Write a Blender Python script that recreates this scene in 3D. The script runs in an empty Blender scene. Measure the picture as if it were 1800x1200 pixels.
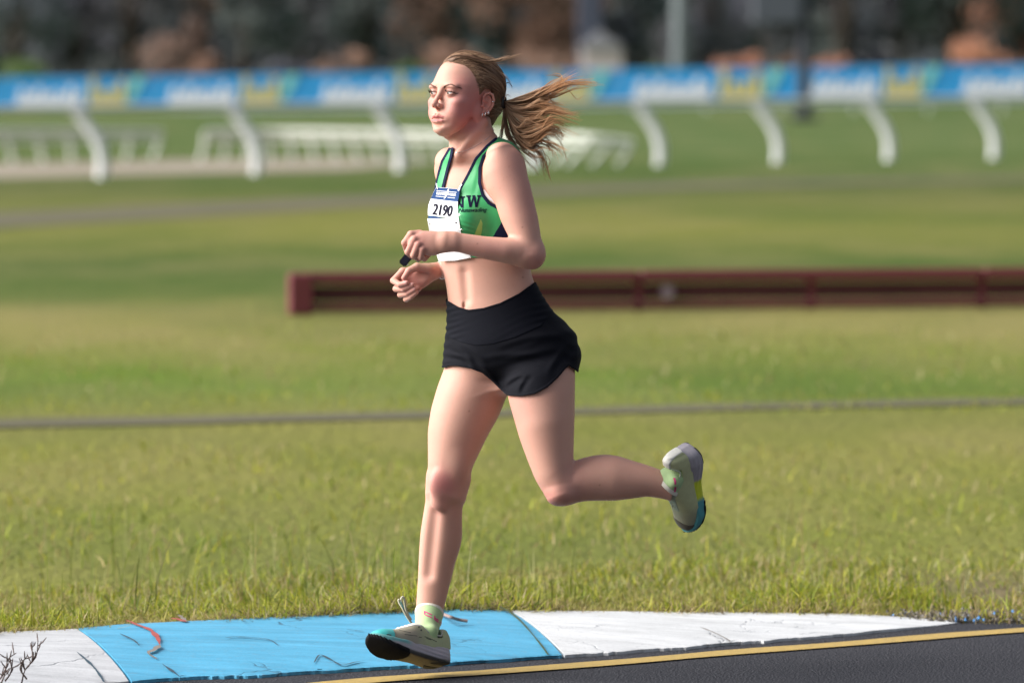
import bpy, bmesh, math, random
import numpy as np
from mathutils import Vector, Matrix
from mathutils.bvhtree import BVHTree

# ------------------------------------------------------------------ camera, sky, sun, exposure
scn = bpy.context.scene
COL = scn.collection
FPX = 10000.0                      # focal length in pixels of the 1800 px wide photograph (200 mm lens)
D = 15.2                           # metres from camera to runner
S = FPX / D                        # pixels per metre at the runner
CAMH = 1.685
PITCH = math.atan(520.0 / FPX)
SP, CP = math.sin(PITCH), math.cos(PITCH)
cam = bpy.data.cameras.new('camera')
cam.lens = 200.0; cam.sensor_width = 36.0
cam.clip_start = 0.5; cam.clip_end = 2000.0
cam.dof.use_dof = True; cam.dof.focus_distance = D - 0.08; cam.dof.aperture_fstop = 3.4
camo = bpy.data.objects.new('camera', cam); COL.objects.link(camo)
camo.location = (0, 0, CAMH); camo.rotation_euler = (math.pi / 2 - PITCH, 0, 0)
scn.camera = camo

SUN_EL, SUN_AZ = 33.0, -93.0       # azimuth from the view direction, minus = left
w = bpy.data.worlds.new('World'); scn.world = w; w.use_nodes = True
nt = w.node_tree; nt.nodes.clear()
sky = nt.nodes.new('ShaderNodeTexSky'); sky.sky_type = 'NISHITA'; sky.sun_disc = False
sky.sun_elevation = math.radians(SUN_EL); sky.sun_rotation = math.radians(SUN_AZ)
sky.air_density = 1.0; sky.dust_density = 4.0; sky.ozone_density = 1.0
hs = nt.nodes.new('ShaderNodeHueSaturation'); hs.inputs['Saturation'].default_value = 0.5
bg = nt.nodes.new('ShaderNodeBackground'); bg.inputs['Strength'].default_value = 0.095
wo = nt.nodes.new('ShaderNodeOutputWorld')
nt.links.new(sky.outputs[0], hs.inputs['Color']); nt.links.new(hs.outputs[0], bg.inputs[0]); nt.links.new(bg.outputs[0], wo.inputs[0])
sun = bpy.data.lights.new('sun', 'SUN'); sun.energy = 4.6; sun.angle = math.radians(48); sun.color = (1.0, 0.975, 0.945)
suno = bpy.data.objects.new('sun', sun); COL.objects.link(suno)
az, el = math.radians(SUN_AZ), math.radians(SUN_EL)
sd = Vector((math.sin(az) * math.cos(el), math.cos(az) * math.cos(el), math.sin(el)))
suno.rotation_euler = sd.to_track_quat('Z', 'Y').to_euler()
suno.location = sd * 50
scn.cycles.use_denoising = True
scn.view_settings.view_transform = 'Standard'; scn.view_settings.look = 'None'
scn.view_settings.exposure = 0.55; scn.view_settings.gamma = 1.0; scn.view_settings.use_curve_mapping = False

# ------------------------------------------------------------------ helpers
rng = np.random.default_rng(11)
random.seed(11)

def tag(o, label=None, cat=None, group=None, kind=None):
    for k, v in (('label', label), ('category', cat), ('group', group), ('kind', kind)):
        if v: o[k] = v
    return o

def empty(name, loc):
    o = bpy.data.objects.new(name, None); COL.objects.link(o); o.location = loc; o.empty_display_size = 0.1
    return o

def link(name, me, parent=None):
    o = bpy.data.objects.new(name, me); COL.objects.link(o)
    if parent is not None:
        o.parent = parent
        p = parent; off = Vector((0, 0, 0))
        while p is not None: off += p.location; p = p.parent
        o.location = -off                      # meshes are written in world coordinates
    return o

def mesh_np(name, V, Fq, mat=None, smooth=True, col=None, uv=None):
    """V (n,3) world; Fq (m,3|4) int array or list of such arrays"""
    me = bpy.data.meshes.new(name)
    V = np.asarray(V, np.float32)
    Fl = Fq if isinstance(Fq, list) else [Fq]
    Fl = [np.asarray(f, np.int32) for f in Fl if len(f)]
    me.vertices.add(len(V)); me.vertices.foreach_set('co', V.ravel())
    li = np.concatenate([f.ravel() for f in Fl]); cnt = np.concatenate([np.full(len(f), f.shape[1], np.int32) for f in Fl])
    me.loops.add(len(li)); me.loops.foreach_set('vertex_index', li)
    me.polygons.add(len(cnt)); st = np.concatenate([[0], np.cumsum(cnt)[:-1]]).astype(np.int32)
    me.polygons.foreach_set('loop_start', st); me.polygons.foreach_set('loop_total', cnt)
    me.polygons.foreach_set('use_smooth', np.full(len(cnt), smooth, bool))
    me.update(calc_edges=True); me.validate()
    if col is not None:
        a = me.attributes.new('col', 'FLOAT_COLOR', 'POINT')
        c = np.ones((len(V), 4), np.float32); c[:, :3] = col; a.data.foreach_set('color', c.ravel())
    if mat: me.materials.append(mat)
    return me

class NT:
    def __init__(s, name, **kw):
        s.m = bpy.data.materials.new(name); s.m.use_nodes = True; s.t = s.m.node_tree
        s.b = s.t.nodes['Principled BSDF']
        for k, v in kw.items(): s.b.inputs[k.replace('_', ' ')].default_value = v
    def n(s, typ, **kw):
        x = s.t.nodes.new(typ)
        for k, v in kw.items(): setattr(x, k, v)
        return x
    def l(s, a, b): s.t.links.new(a, b)
    def noise(s, scale, detail=4, rough=0.6, coord='Object', dist=0.0, vec=None):
        x = s.n('ShaderNodeTexNoise'); x.inputs['Scale'].default_value = scale; x.inputs['Detail'].default_value = detail
        x.inputs['Roughness'].default_value = rough; x.inputs['Distortion'].default_value = dist
        s.l(vec if vec is not None else s.pos(), x.inputs['Vector']); return x.outputs['Fac']
    def pos(s):
        if not hasattr(s, '_g'): s._g = s.n('ShaderNodeNewGeometry')
        return s._g.outputs['Position']
    def map(s, scale=(1, 1, 1), loc=(0, 0, 0), rot=(0, 0, 0)):
        x = s.n('ShaderNodeMapping'); x.inputs['Scale'].default_value = scale; x.inputs['Location'].default_value = loc
        x.inputs['Rotation'].default_value = rot
        s.l(s.pos(), x.inputs['Vector']); return x.outputs[0]
    def ramp(s, fac, stops):
        x = s.n('ShaderNodeValToRGB'); e = x.color_ramp.elements
        while len(e) < len(stops): e.new(0.5)
        for i, (p, c) in enumerate(stops):
            e[i].position = p; e[i].color = tuple(c) + (1,) if len(c) == 3 else c
        s.l(fac, x.inputs['Fac']); return x.outputs['Color']
    def mix(s, fac, a, b, mode='MIX'):
        x = s.n('ShaderNodeMix', data_type='RGBA', blend_type=mode)
        for sock, v in ((x.inputs[0], fac), (x.inputs[6], a), (x.inputs[7], b)):
            if hasattr(v, 'is_output'): s.l(v, sock)
            elif isinstance(v, tuple): sock.default_value = v + (1,) if len(v) == 3 else v
            else: sock.default_value = v
        return x.outputs[2]
    def math(s, op, a, b=None):
        x = s.n('ShaderNodeMath', operation=op)
        for i, v in enumerate((a, b)):
            if v is None: continue
            if hasattr(v, 'is_output'): s.l(v, x.inputs[i])
            else: x.inputs[i].default_value = v
        return x.outputs[0]
    def attr(s, name='col'):
        x = s.n('ShaderNodeAttribute'); x.attribute_name = name; return x.outputs['Color']
    def color(s, c):
        if hasattr(c, 'is_output'): s.l(c, s.b.inputs['Base Color'])
        else: s.b.inputs['Base Color'].default_value = tuple(c) + (1,)
    def bump(s, h, strength=0.3, dist=0.01):
        x = s.n('ShaderNodeBump'); x.inputs['Strength'].default_value = strength; x.inputs['Distance'].default_value = dist
        s.l(h, x.inputs['Height']); s.l(x.outputs[0], s.b.inputs['Normal'])

def simple(name, c, rough=0.6, var=0.12, scale=30, bump=0.0, bscale=300, spec=0.5, **kw):
    m = NT(name, Roughness=rough, **kw); m.b.inputs['Specular IOR Level'].default_value = spec
    f = m.noise(scale)
    m.color(m.mix(f, tuple(x * (1 - var) for x in c), tuple(min(1, x * (1 + var)) for x in c)))
    if bump: m.bump(m.noise(bscale), bump, 0.002)
    return m.m

# image <-> space.  "px space": x right, y down in photograph pixels at the runner's distance, w = depth in the same unit
def P(px, py, wd=0.0):
    s = 1 + wd / FPX
    return np.array([900 + (px - 900) * s, 600 + (py - 600) * s, wd], float)

def to_world(V):
    V = np.asarray(V, float); x = (V[:, 0] - 900) / S; u = (600 - V[:, 1]) / S; d = D + V[:, 2] / S
    return np.stack([x, u * SP + d * CP, CAMH + u * CP - d * SP], 1)

def dir_world(v):
    v = np.asarray(v, float); return np.array([v[0], -v[1] * SP + v[2] * CP, -v[1] * CP - v[2] * SP])

def ground(px, py, z=0.0):
    dx, du = (px - 900) / FPX, (600 - py) / FPX
    dz = du * CP - SP; t = (z - CAMH) / dz
    return np.array([dx * t, (du * SP + CP) * t, z])

# ------------------------------------------------------------------ implicit surfaces
BIG = 60.0
class Prim:
    def __init__(s, fn, lo, hi): s.fn, s.lo, s.hi = fn, np.array(lo, float), np.array(hi, float)

def U(p, k=0.0): return ('u', p, k)
def SUB(p, k=0.0): return ('s', p, k)
def INT(p): return ('i', p, 0)

class Model:
    def __init__(s, ops, off=0.0, warp=None):
        s.ops = ops; s.off = off; s.warp = warp
        lo = np.min([o[1].lo for o in ops if o[0] == 'u'], 0); hi = np.max([o[1].hi for o in ops if o[0] == 'u'], 0)
        s.lo, s.hi = lo - off, hi + off
    def ev(s, xs, ys, ws):
        A = np.full((len(xs), len(ys), len(ws)), BIG, np.float32)
        for typ, p, k in s.ops:
            if typ == 'i':
                A = np.maximum(A, p.ev(xs, ys, ws) if hasattr(p, 'ev') else p(xs, ys, ws)); continue
            m = k + 12
            sl = []
            for c, lo, hi in zip((xs, ys, ws), p.lo - m, p.hi + m):
                a, b = np.searchsorted(c, lo), np.searchsorted(c, hi); sl.append(slice(a, b))
            if any(q.stop <= q.start for q in sl): continue
            sx, sy, sw = xs[sl[0]], ys[sl[1]], ws[sl[2]]
            d = p.ev(sx, sy, sw) if hasattr(p, 'ev') else p.fn(sx[:, None, None], sy[None, :, None], sw[None, None, :])
            d = d.astype(np.float32)
            a = A[tuple(sl)]
            if typ == 's': a, d = -a, d          # subtraction = -(smin(-a, d))
            r = np.minimum(a, d)
            if k > 0:
                h = np.maximum(k - np.abs(a - d), 0) / k
                r -= h * h * (k * 0.25)
            A[tuple(sl)] = -r if typ == 's' else r
        if s.warp is not None: A = A + s.warp(xs[:, None, None], ys[None, :, None], ws[None, None, :]).astype(np.float32)
        return A - s.off if s.off else A

def surface(model, h, y0=None, y1=None, slab=56):
    """surface nets, slab by slab down the picture; returns px-space verts and quads"""
    lo, hi = model.lo - 3 * h - 2, model.hi + 3 * h + 2
    if y0 is not None: lo[1] = y0
    if y1 is not None: hi[1] = y1
    n = np.ceil((hi - lo) / h).astype(int) + 1
    sy, sw = n[1] + 4, n[2] + 4
    allk, allv, quads = [], [], []
    prims = [o[1] for o in model.ops if o[0] == 'u']
    for j0 in range(0, n[1] - 1, slab):
        j1 = min(j0 + slab, n[1] - 1)
        ya, yb = lo[1] + (j0 - 1) * h, lo[1] + (j1 + 1) * h
        pl = [p for p in prims if p.hi[1] + 14 > ya and p.lo[1] - 14 < yb]
        if not pl: continue
        xl = min(p.lo[0] for p in pl) - 10 - model.off; xh = max(p.hi[0] for p in pl) + 10 + model.off
        wl = min(p.lo[2] for p in pl) - 10 - model.off; wh = max(p.hi[2] for p in pl) + 10 + model.off
        i0, i1 = max(0, int((xl - lo[0]) / h)), min(n[0] - 1, int((xh - lo[0]) / h) + 1)
        k0, k1 = max(0, int((wl - lo[2]) / h)), min(n[2] - 1, int((wh - lo[2]) / h) + 1)
        js = max(0, j0 - 1)                      # one extra cell row for faces across the slab border
        xs = lo[0] + h * np.arange(i0, i1 + 1); ys = lo[1] + h * np.arange(js, j1 + 1); ws = lo[2] + h * np.arange(k0, k1 + 1)
        A = model.ev(xs, ys, ws)
        if A.min() >= 0: continue
        sgn = (A < 0)
        c = np.zeros(tuple(q - 1 for q in A.shape), np.uint8)
        for a in (0, 1):
            for b in (0, 1):
                for g in (0, 1):
                    c += sgn[a:a + c.shape[0], b:b + c.shape[1], g:g + c.shape[2]]
        I, J, K = np.nonzero((c > 0) & (c < 8))
        if not len(I): continue
        acc = np.zeros((len(I), 3)); num = np.zeros(len(I))
        for ax in range(3):
            for b in (0, 1):
                for g in (0, 1):
                    o0 = [0, 0, 0]; others = [q for q in range(3) if q != ax]; o0[others[0]] = b; o0[others[1]] = g
                    o1 = list(o0); o1[ax] = 1
                    a0 = A[I + o0[0], J + o0[1], K + o0[2]]; a1 = A[I + o1[0], J + o1[1], K + o1[2]]
                    m = (a0 < 0) != (a1 < 0)
                    t = np.where(m, a0 / np.where(m, a0 - a1, 1), 0)
                    v = np.array(o0, float)[None, :].repeat(len(I), 0); v[:, ax] = t
                    acc[m] += v[m]; num[m] += 1
        acc /= num[:, None]
        gi, gj, gk = I + i0, J + js, K + k0
        V = np.stack([lo[0] + h * (gi + acc[:, 0]), lo[1] + h * (gj + acc[:, 1]), lo[2] + h * (gk + acc[:, 2])], 1)
        key = (gi.astype(np.int64) * sy + gj) * sw + gk
        own = gj >= j0
        allk.append(key[own]); allv.append(V[own])
        # faces: for edges along each axis with a sign change; rows of this slab only
        st = [sy * sw, sw, 1]
        for ax in range(3):
            q = [slice(1, None)] * 3; q0 = list(q); q1 = list(q)
            q0[ax] = slice(0, -1); q1[ax] = slice(1, None)
            s0, s1 = sgn[tuple(q0)], sgn[tuple(q1)]
            ei, ej, ek = np.nonzero(s0 != s1)
            flip = s0[ei, ej, ek]
            off = [1, 1, 1]; off[ax] = 0
            ei, ej, ek = ei + off[0], ej + off[1], ek + off[2]
            ok = (ej + js >= j0) & (ej + js < j1)
            for q_, e_ in enumerate((ei, ej, ek)):
                if q_ != ax: ok &= e_ < A.shape[q_] - 1
            ei, ej, ek, flip = ei[ok], ej[ok], ek[ok], flip[ok]
            base = ((ei + i0).astype(np.int64) * sy + (ej + js)) * sw + (ek + k0)
            o = [q_ for q_ in range(3) if q_ != ax]
            a_, b_ = st[o[0]], st[o[1]]
            Q = np.stack([base, base - a_, base - a_ - b_, base - b_], 1)
            fl = flip if ax != 1 else ~flip
            Q[~fl] = Q[~fl][:, ::-1]
            quads.append(Q)
    K_ = np.concatenate(allk); V = np.concatenate(allv); Q = np.concatenate(quads)
    o = np.argsort(K_); K_, V = K_[o], V[o]
    ix = np.searchsorted(K_, Q.ravel()); ix = np.minimum(ix, len(K_) - 1)
    good = (K_[ix] == Q.ravel()).reshape(-1, 4).all(1)
    return V, ix.reshape(-1, 4)[good]

def pl1d(x, xp, fp): return np.interp(x, xp, fp)

def smooth1d(t, v, n=64, width=0.06):
    tt = np.linspace(t[0], t[-1], n); vv = np.interp(tt, t, v)
    r = max(1, int(width * n)); k = np.hanning(2 * r + 3); k /= k.sum()
    vp = np.concatenate([2 * vv[0] - vv[1:r + 2][::-1], vv, 2 * vv[-1] - vv[-r - 2:-1][::-1]])
    return tt, np.convolve(vp, k, 'valid')

def limb(Lp, Rp, st, caps=(20, 20), p=2.0, rho=0.0, sw=0.05):
    """sweep whose picture outline is traced on both sides. st: (px,py,w,front radius,back radius) along the axis"""
    A0 = P(*st[0][:3]); A1 = P(*st[-1][:3]); a = A1 - A0; L = np.linalg.norm(a); a /= L
    n1 = np.cross(a, [0, 0, 1.0]); n1 /= np.linalg.norm(n1); n2 = np.cross(n1, a)
    if n2[2] < 0: n2 = -n2
    # stations by picture-plane projection
    a2 = np.array(st[-1][:2], float) - np.array(st[0][:2], float); L2 = np.linalg.norm(a2); a2 /= L2
    f2 = lambda x, y: ((np.array([x, y]) - np.array(st[0][:2], float)) @ a2) / L2
    ts = np.array([f2(q[0], q[1]) for q in st]); W = np.array([q[2] for q in st], float)
    def side(pts):
        t, q = [], []
        for x, y in pts:
            v = P(x, y, np.interp(f2(x, y), ts, W)) - A0; t.append(v @ a); q.append(v @ n1)
        o = np.argsort(t); return np.array(t)[o], np.array(q)[o]
    l, r = side(Lp), side(Rp)
    t0, t1 = min(l[0][0], r[0][0], 0), max(l[0][-1], r[0][-1], L)
    tt = np.linspace(t0, t1, 96)
    lv = np.interp(tt, *smooth1d(*l, width=sw)); rv = np.interp(tt, *smooth1d(*r, width=sw))
    c1, ra = (lv + rv) / 2, np.abs(rv - lv) / 2
    C3 = np.array([P(q[0], q[1], q[2]) - A0 for q in st])
    ct, cq = C3 @ a, C3 @ n2
    c2 = np.interp(tt, *smooth1d(ct, cq)); bf = np.interp(tt, *smooth1d(ct, [q[3] for q in st])); bb = np.interp(tt, *smooth1d(ct, [q[4] for q in st]))
    def fn(x, y, w_):
        x, y, w_ = x - A0[0], y - A0[1], w_ - A0[2]
        t = x * a[0] + y * a[1] + w_ * a[2]
        sh = t.shape; tf = np.clip(t, t0, t1).ravel()
        q1 = x * n1[0] + y * n1[1] + w_ * n1[2] - np.interp(tf, tt, c1).reshape(sh)
        q2 = x * n2[0] + y * n2[1] + w_ * n2[2] - np.interp(tf, tt, c2).reshape(sh)
        A_ = np.interp(tf, tt, ra).reshape(sh)
        B_ = np.where(q2 < 0, np.interp(tf, tt, bf).reshape(sh), np.interp(tf, tt, bb).reshape(sh))
        u, v = q1 / A_, q2 / B_
        dt = np.where(t < t0, (t - t0) / caps[0], np.where(t > t1, (t - t1) / caps[1], 0))
        ct_ = np.where(t < t0, caps[0], caps[1])
        if rho:
            g2 = (u * u - 2 * rho * u * v + v * v) / (1 - rho * rho) + dt * dt
            gu, gv = (u - rho * v) / (1 - rho * rho) / A_, (v - rho * u) / (1 - rho * rho) / B_
        else:
            g2 = u * u + v * v + dt * dt; gu, gv = u / A_, v / B_
        g = np.sqrt(g2) + 1e-6
        return g * (g - 1) / (np.sqrt(gu * gu + gv * gv + (dt / ct_) ** 2) + 1e-6)
    R = max(ra.max(), bf.max(), bb.max())
    E = np.array([A0 + a * t + n1 * x + n2 * z for t, x, z in zip(tt, c1, c2)])
    return Prim(fn, E.min(0) - np.maximum(R, max(caps)), E.max(0) + np.maximum(R, max(caps)))

def ell(c, r, ax=None):
    """ellipsoid; c px-space point, ax 3x3 rows = axis directions"""
    c = np.array(c, float); r = np.array(r, float); M = np.eye(3) if ax is None else np.array(ax, float)
    M = M / np.linalg.norm(M, axis=1)[:, None]
    def fn(x, y, w_):
        x, y, w_ = x - c[0], y - c[1], w_ - c[2]; g2 = 0; h2 = 0
        for m, q in zip(M, r):
            v = (x * m[0] + y * m[1] + w_ * m[2]) / q; g2 = g2 + v * v; h2 = h2 + (v / q) ** 2
        g = np.sqrt(g2) + 1e-6
        return g * (g - 1) / (np.sqrt(h2) + 1e-6)
    ex = np.sqrt(((M * r[:, None]) ** 2).sum(0))
    return Prim(fn, c - ex, c + ex)

def cone(p, q, r0, r1):
    p, q = np.array(p, float), np.array(q, float); b = q - p; bb = b @ b
    def fn(x, y, w_):
        x, y, w_ = x - p[0], y - p[1], w_ - p[2]
        t = np.clip((x * b[0] + y * b[1] + w_ * b[2]) / bb, 0, 1)
        return np.sqrt((x - t * b[0]) ** 2 + (y - t * b[1]) ** 2 + (w_ - t * b[2]) ** 2) - (r0 + (r1 - r0) * t)
    R = max(r0, r1)
    return Prim(fn, np.minimum(p, q) - R, np.maximum(p, q) + R)

def chain(pts, rad, k=1.5):
    return Model([U(cone(pts[i], pts[i + 1], rad[i], rad[i + 1]), k if i else 0) for i in range(len(pts) - 1)])

def poly2d(pts):
    """signed distance to a picture polygon, extruded in depth (negative inside)"""
    pts = np.array(pts, float)
    def f(xs, ys):
        X, Y = np.meshgrid(xs, ys, indexing='ij'); d = np.full(X.shape, 1e9); ins = np.zeros(X.shape, bool)
        for a, b in zip(pts, np.roll(pts, -1, 0)):
            e = b - a; t = np.clip(((X - a[0]) * e[0] + (Y - a[1]) * e[1]) / (e @ e + 1e-9), 0, 1)
            d = np.minimum(d, np.hypot(X - a[0] - t * e[0], Y - a[1] - t * e[1]))
            cr = ((a[1] > Y) != (b[1] > Y)) & (X < (b[0] - a[0]) * (Y - a[1]) / (b[1] - a[1] + 1e-12) + a[0]); ins ^= cr
        return np.where(ins, -d, d)
    f.bb = (pts.min(0), pts.max(0)); return f

def line2d(pts, r):
    pts = np.array(pts, float)
    def f(xs, ys):
        X, Y = np.meshgrid(xs, ys, indexing='ij'); d = np.full(X.shape, 1e9)
        for a, b in zip(pts[:-1], pts[1:]):
            e = b - a; t = np.clip(((X - a[0]) * e[0] + (Y - a[1]) * e[1]) / (e @ e + 1e-9), 0, 1)
            d = np.minimum(d, np.hypot(X - a[0] - t * e[0], Y - a[1] - t * e[1]))
        return d - r
    f.bb = (pts.min(0) - r, pts.max(0) + r); return f

def region(front, back=None, wsplit=0.0):
    def f(xs, ys, ws):
        a = front(xs, ys)[:, :, None] + np.zeros((1, 1, len(ws)))
        if back is not None:
            b = back(xs, ys)[:, :, None] if callable(back) else back
            a = np.where(ws[None, None, :] > wsplit, b, a)
        return a
    lo, hi = front.bb
    if callable(back): lo, hi = np.minimum(lo, back.bb[0]), np.maximum(hi, back.bb[1])
    f.bb = (lo - 2, hi + 2); f.wmax = wsplit + 2 if back is not None and not callable(back) else 1e9
    return f

def front_w(prim, x, y, w0=-200.0):
    ws = np.arange(w0, 60, 1.0); d = prim.ev(np.array([float(x)]), np.array([float(y)]), ws)[0, 0] if hasattr(prim, 'ev') else prim.fn(np.full((1, 1, 1), x), np.full((1, 1, 1), y), ws[None, None, :])[0, 0]
    k = np.nonzero(d < 0)[0]; return float(ws[k[0]]) if len(k) else None

def spline(pts, n=24):
    """Catmull-Rom through points"""
    p = np.array(pts, float); p = np.vstack([2 * p[0] - p[1], p, 2 * p[-1] - p[-2]]); out = []
    m = len(p) - 3
    for i in range(m):
        t = np.linspace(0, 1, max(2, n // m + 1))[:, None]
        if i < m - 1: t = t[:-1]
        a, b, c, d = p[i:i + 4]
        out.append(0.5 * ((2 * b) + (-a + c) * t + (2 * a - 5 * b + 4 * c - d) * t * t + (-a + 3 * b - 3 * c + d) * t ** 3))
    return np.vstack(out)

def tubes(curves, rads, sides=4):
    """many tubes into one vertex/quad array. curves list of (n,3), rads list of (n,) or float"""
    Vs, Qs, n0 = [], [], 0
    for c, r in zip(curves, rads):
        c = np.asarray(c, float); n = len(c); r = np.broadcast_to(np.asarray(r, float), (n,))
        t = np.gradient(c, axis=0); t /= np.linalg.norm(t, axis=1)[:, None] + 1e-9
        ref = np.array([0.3, 0.2, 0.93]); 
        a = np.cross(t, ref); a /= np.linalg.norm(a, axis=1)[:, None] + 1e-9; b = np.cross(t, a)
        an = np.arange(sides) * 2 * math.pi / sides
        V = c[:, None, :] + r[:, None, None] * (np.cos(an)[None, :, None] * a[:, None, :] + np.sin(an)[None, :, None] * b[:, None, :])
        Vs.append(V.reshape(-1, 3))
        i = np.arange(n - 1)[:, None] * sides; j = np.arange(sides)[None, :]; j2 = (j + 1) % sides
        Qs.append(np.stack([i + j, i + j2, i + sides + j2, i + sides + j], 2).reshape(-1, 4) + n0); n0 += n * sides
    return np.vstack(Vs), np.vstack(Qs)

# ------------------------------------------------------------------ ground, road, kerb
def quad_strip(name, A_, B_, mat, z=0.0, nz=None):
    """sheet between two picture polylines laid on the ground"""
    A_ = np.array(A_, float); B_ = np.array(B_, float)
    V_ = np.vstack([A_, B_]); n = len(A_); i = np.arange(n - 1)
    return link(name, mesh_np(name, V_, np.stack([i, i + 1, i + 1 + n, i + n], 1), mat, smooth=False))
def gl(pts, z=0.0): return np.array([ground(a, b, z) for a, b in pts])
def resamp(p, n):
    p = np.array(p, float); d = np.concatenate([[0], np.cumsum(np.linalg.norm(np.diff(p, axis=0), axis=1))]); t = np.linspace(0, d[-1], n)
    return np.stack([np.interp(t, d, p[:, k]) for k in range(p.shape[1])], 1)

g = NT('grass_ground', Roughness=0.9); g.b.inputs['Specular IOR Level'].default_value = 0.15
big = g.noise(1.0, 4, .6, vec=g.map((0.22, 0.10, 1))); mid = g.noise(1.0, 5, .65, vec=g.map((0.9, 0.35, 1), (7, 3, 0))); fine_ = g.noise(1.0, 4, .7, vec=g.map((14, 6, 14)))
sx = g.n('ShaderNodeSeparateXYZ'); g.l(g.pos(), sx.inputs[0]); Y = sx.outputs['Y']; X = sx.outputs['X']
dry, olive, lush, dark_g = (0.215, 0.175, 0.062), (0.155, 0.150, 0.030), (0.088, 0.125, 0.018), (0.050, 0.085, 0.016)
def yramp(stops, lo, hi):
    mr = g.n('ShaderNodeMapRange'); mr.inputs['From Min'].default_value = lo; mr.inputs['From Max'].default_value = hi
    wob = g.math('MULTIPLY', g.math('SUBTRACT', big, 0.5), 9.0); g.l(g.math('ADD', Y, wob), mr.inputs[0]); return g.ramp(mr.outputs[0], stops)
# how lush the grass is, plus bank shading painted into the colour, by distance, 16 m to 160 m
def yy(m): return (math.log(m) - math.log(16)) / (math.log(170) - math.log(16))
lg = g.math('LOGARITHM', g.math('MAXIMUM', Y, 1.0), math.e)
mr = g.n('ShaderNodeMapRange'); mr.inputs['From Min'].default_value = math.log(16); mr.inputs['From Max'].default_value = math.log(170)
g.l(g.math('ADD', lg, g.math('MULTIPLY', g.math('SUBTRACT', mid, 0.5), 0.16)), mr.inputs[0])
band_ = g.ramp(mr.outputs[0], [(yy(16.5), (.172,.182,.026)), (yy(19.5), (.150,.175,.022)), (yy(23), (.185,.190,.034)), (yy(26), (.190,.188,.040)), (yy(28.2), (.095,.165,.012)), (yy(31), (.140,.175,.020)), (yy(33.5), (.215,.205,.050)), (yy(36), (.225,.205,.060)), (yy(39), (.058,.104,.010)), (yy(44), (.048,.092,.009)), (yy(52), (.160,.170,.022)), (yy(60), (.125,.138,.024)), (yy(68), (.044,.078,.009)), (yy(80), (.055,.108,.020)), (yy(100), (.058,.118,.028)), (yy(160), (.062,.118,.032))])
c_ = g.mix(g.ramp(mid, [(.35, (0, 0, 0)), (.62, (.8, .8, .8))]), band_, g.mix(.5, band_, (.235, .20, .08)))
c_ = g.mix(g.ramp(big, [(.45, (0, 0, 0)), (.66, (.85, .85, .85))]), c_, g.mix(.7, band_, (.055, .10, .010)))
c_ = g.mix(g.ramp(fine_, [(.3, (.0, .0, .0)), (.75, (.55, .55, .55))]), c_, g.mix(.5, c_, (.045, .05, .014)))
soil_ = g.math('MULTIPLY', g.math('MULTIPLY', g.ramp(g.math('ADD', g.math('MULTIPLY', X, .5), g.math('MULTIPLY', g.math('SUBTRACT', mid, .5), 1.2)), [(.50, (0, 0, 0)), (.72, (1, 1, 1))]), g.ramp(g.math('MULTIPLY', Y, .05), [(.885, (1, 1, 1)), (.93, (0, 0, 0))])), .8); c_ = g.mix(soil_, c_, g.mix(fine_, (.09, .065, .042), (.20, .155, .10)))
g.color(c_); g.bump(fine_, .6, .05)
gx = np.concatenate([[-400, -60], np.linspace(-14, 14, 57), [60, 400]]); gy = np.concatenate([[-30, 4, 10], np.linspace(14, 60, 93), np.linspace(62, 200, 70), [600, 1500]])
GX, GY = np.meshgrid(gx, gy, indexing='ij')
def terrain(x, y):
    a = np.exp(-((y - 52 - .3 * x) / 9)**2) * np.clip((y - 38) / 6, 0, 1) * .30      # low bank behind the timber barrier
    b = 0.006 * np.sin(x * 1.3 + y * .7) * np.clip((y - 18) / 4, 0, 1) + 0.004 * np.sin(x * 2.9 - y * 1.9) * np.clip((y - 18) / 4, 0, 1)
    return a * 0 + b * np.clip((25 - y) / 4, 0, 1)
GZ = terrain(GX, GY) - 0.012
n0, n1_ = GX.shape; idx = np.arange(n0 * n1_).reshape(n0, n1_)
go = link('grass_ground', mesh_np('grass_ground', np.stack([GX, GY, GZ], 2).reshape(-1, 3), np.stack([idx[:-1, :-1], idx[1:, :-1], idx[1:, 1:], idx[:-1, 1:]], 2).reshape(-1, 4), g.m)); go['kind'] = 'structure'

# asphalt
a_ = NT('asphalt', Roughness=0.9, Specular_IOR_Level=.25)
f1 = a_.noise(150, 3, .75); f2 = a_.noise(3, 4, .6); f3 = a_.n('ShaderNodeTexVoronoi'); f3.inputs['Scale'].default_value = 130; a_.l(a_.pos(), f3.inputs['Vector'])
col_ = a_.mix(f2, (.020, .021, .028), (.036, .036, .044)); col_ = a_.mix(a_.ramp(f1, [(.53, (0, 0, 0)), (.66, (.9, .9, .9))]), col_, (.15, .15, .165)); a_.color(col_)
a_.bump(a_.math('ADD', f1, f3.outputs['Distance']), .9, .006)
EDGE = [(-2600,1580),(-900,1330),(-200,1242),(100,1214),(222,1203),(330,1195),(430,1192),(513,1187),(600,1182),(700,1176),(860,1166),(988,1157),(1100,1149),(1300,1133),(1489,1118),(1600,1106),(1684,1096),(1800,1085),(2300,1046),(4000,930)]
edge3 = resamp(gl(EDGE), 90); near = edge3.copy(); near[:, 1] = -25; near[:, 0] = np.linspace(-40, 40, 90)
edge3[:, 2] = near[:, 2] = 0.0
jig = np.random.default_rng(2).normal(0, .012, 90); e2 = edge3.copy(); e2[:, 1] += .10
road = quad_strip('road', e2, near, a_.m); road['kind'] = 'structure'
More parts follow.
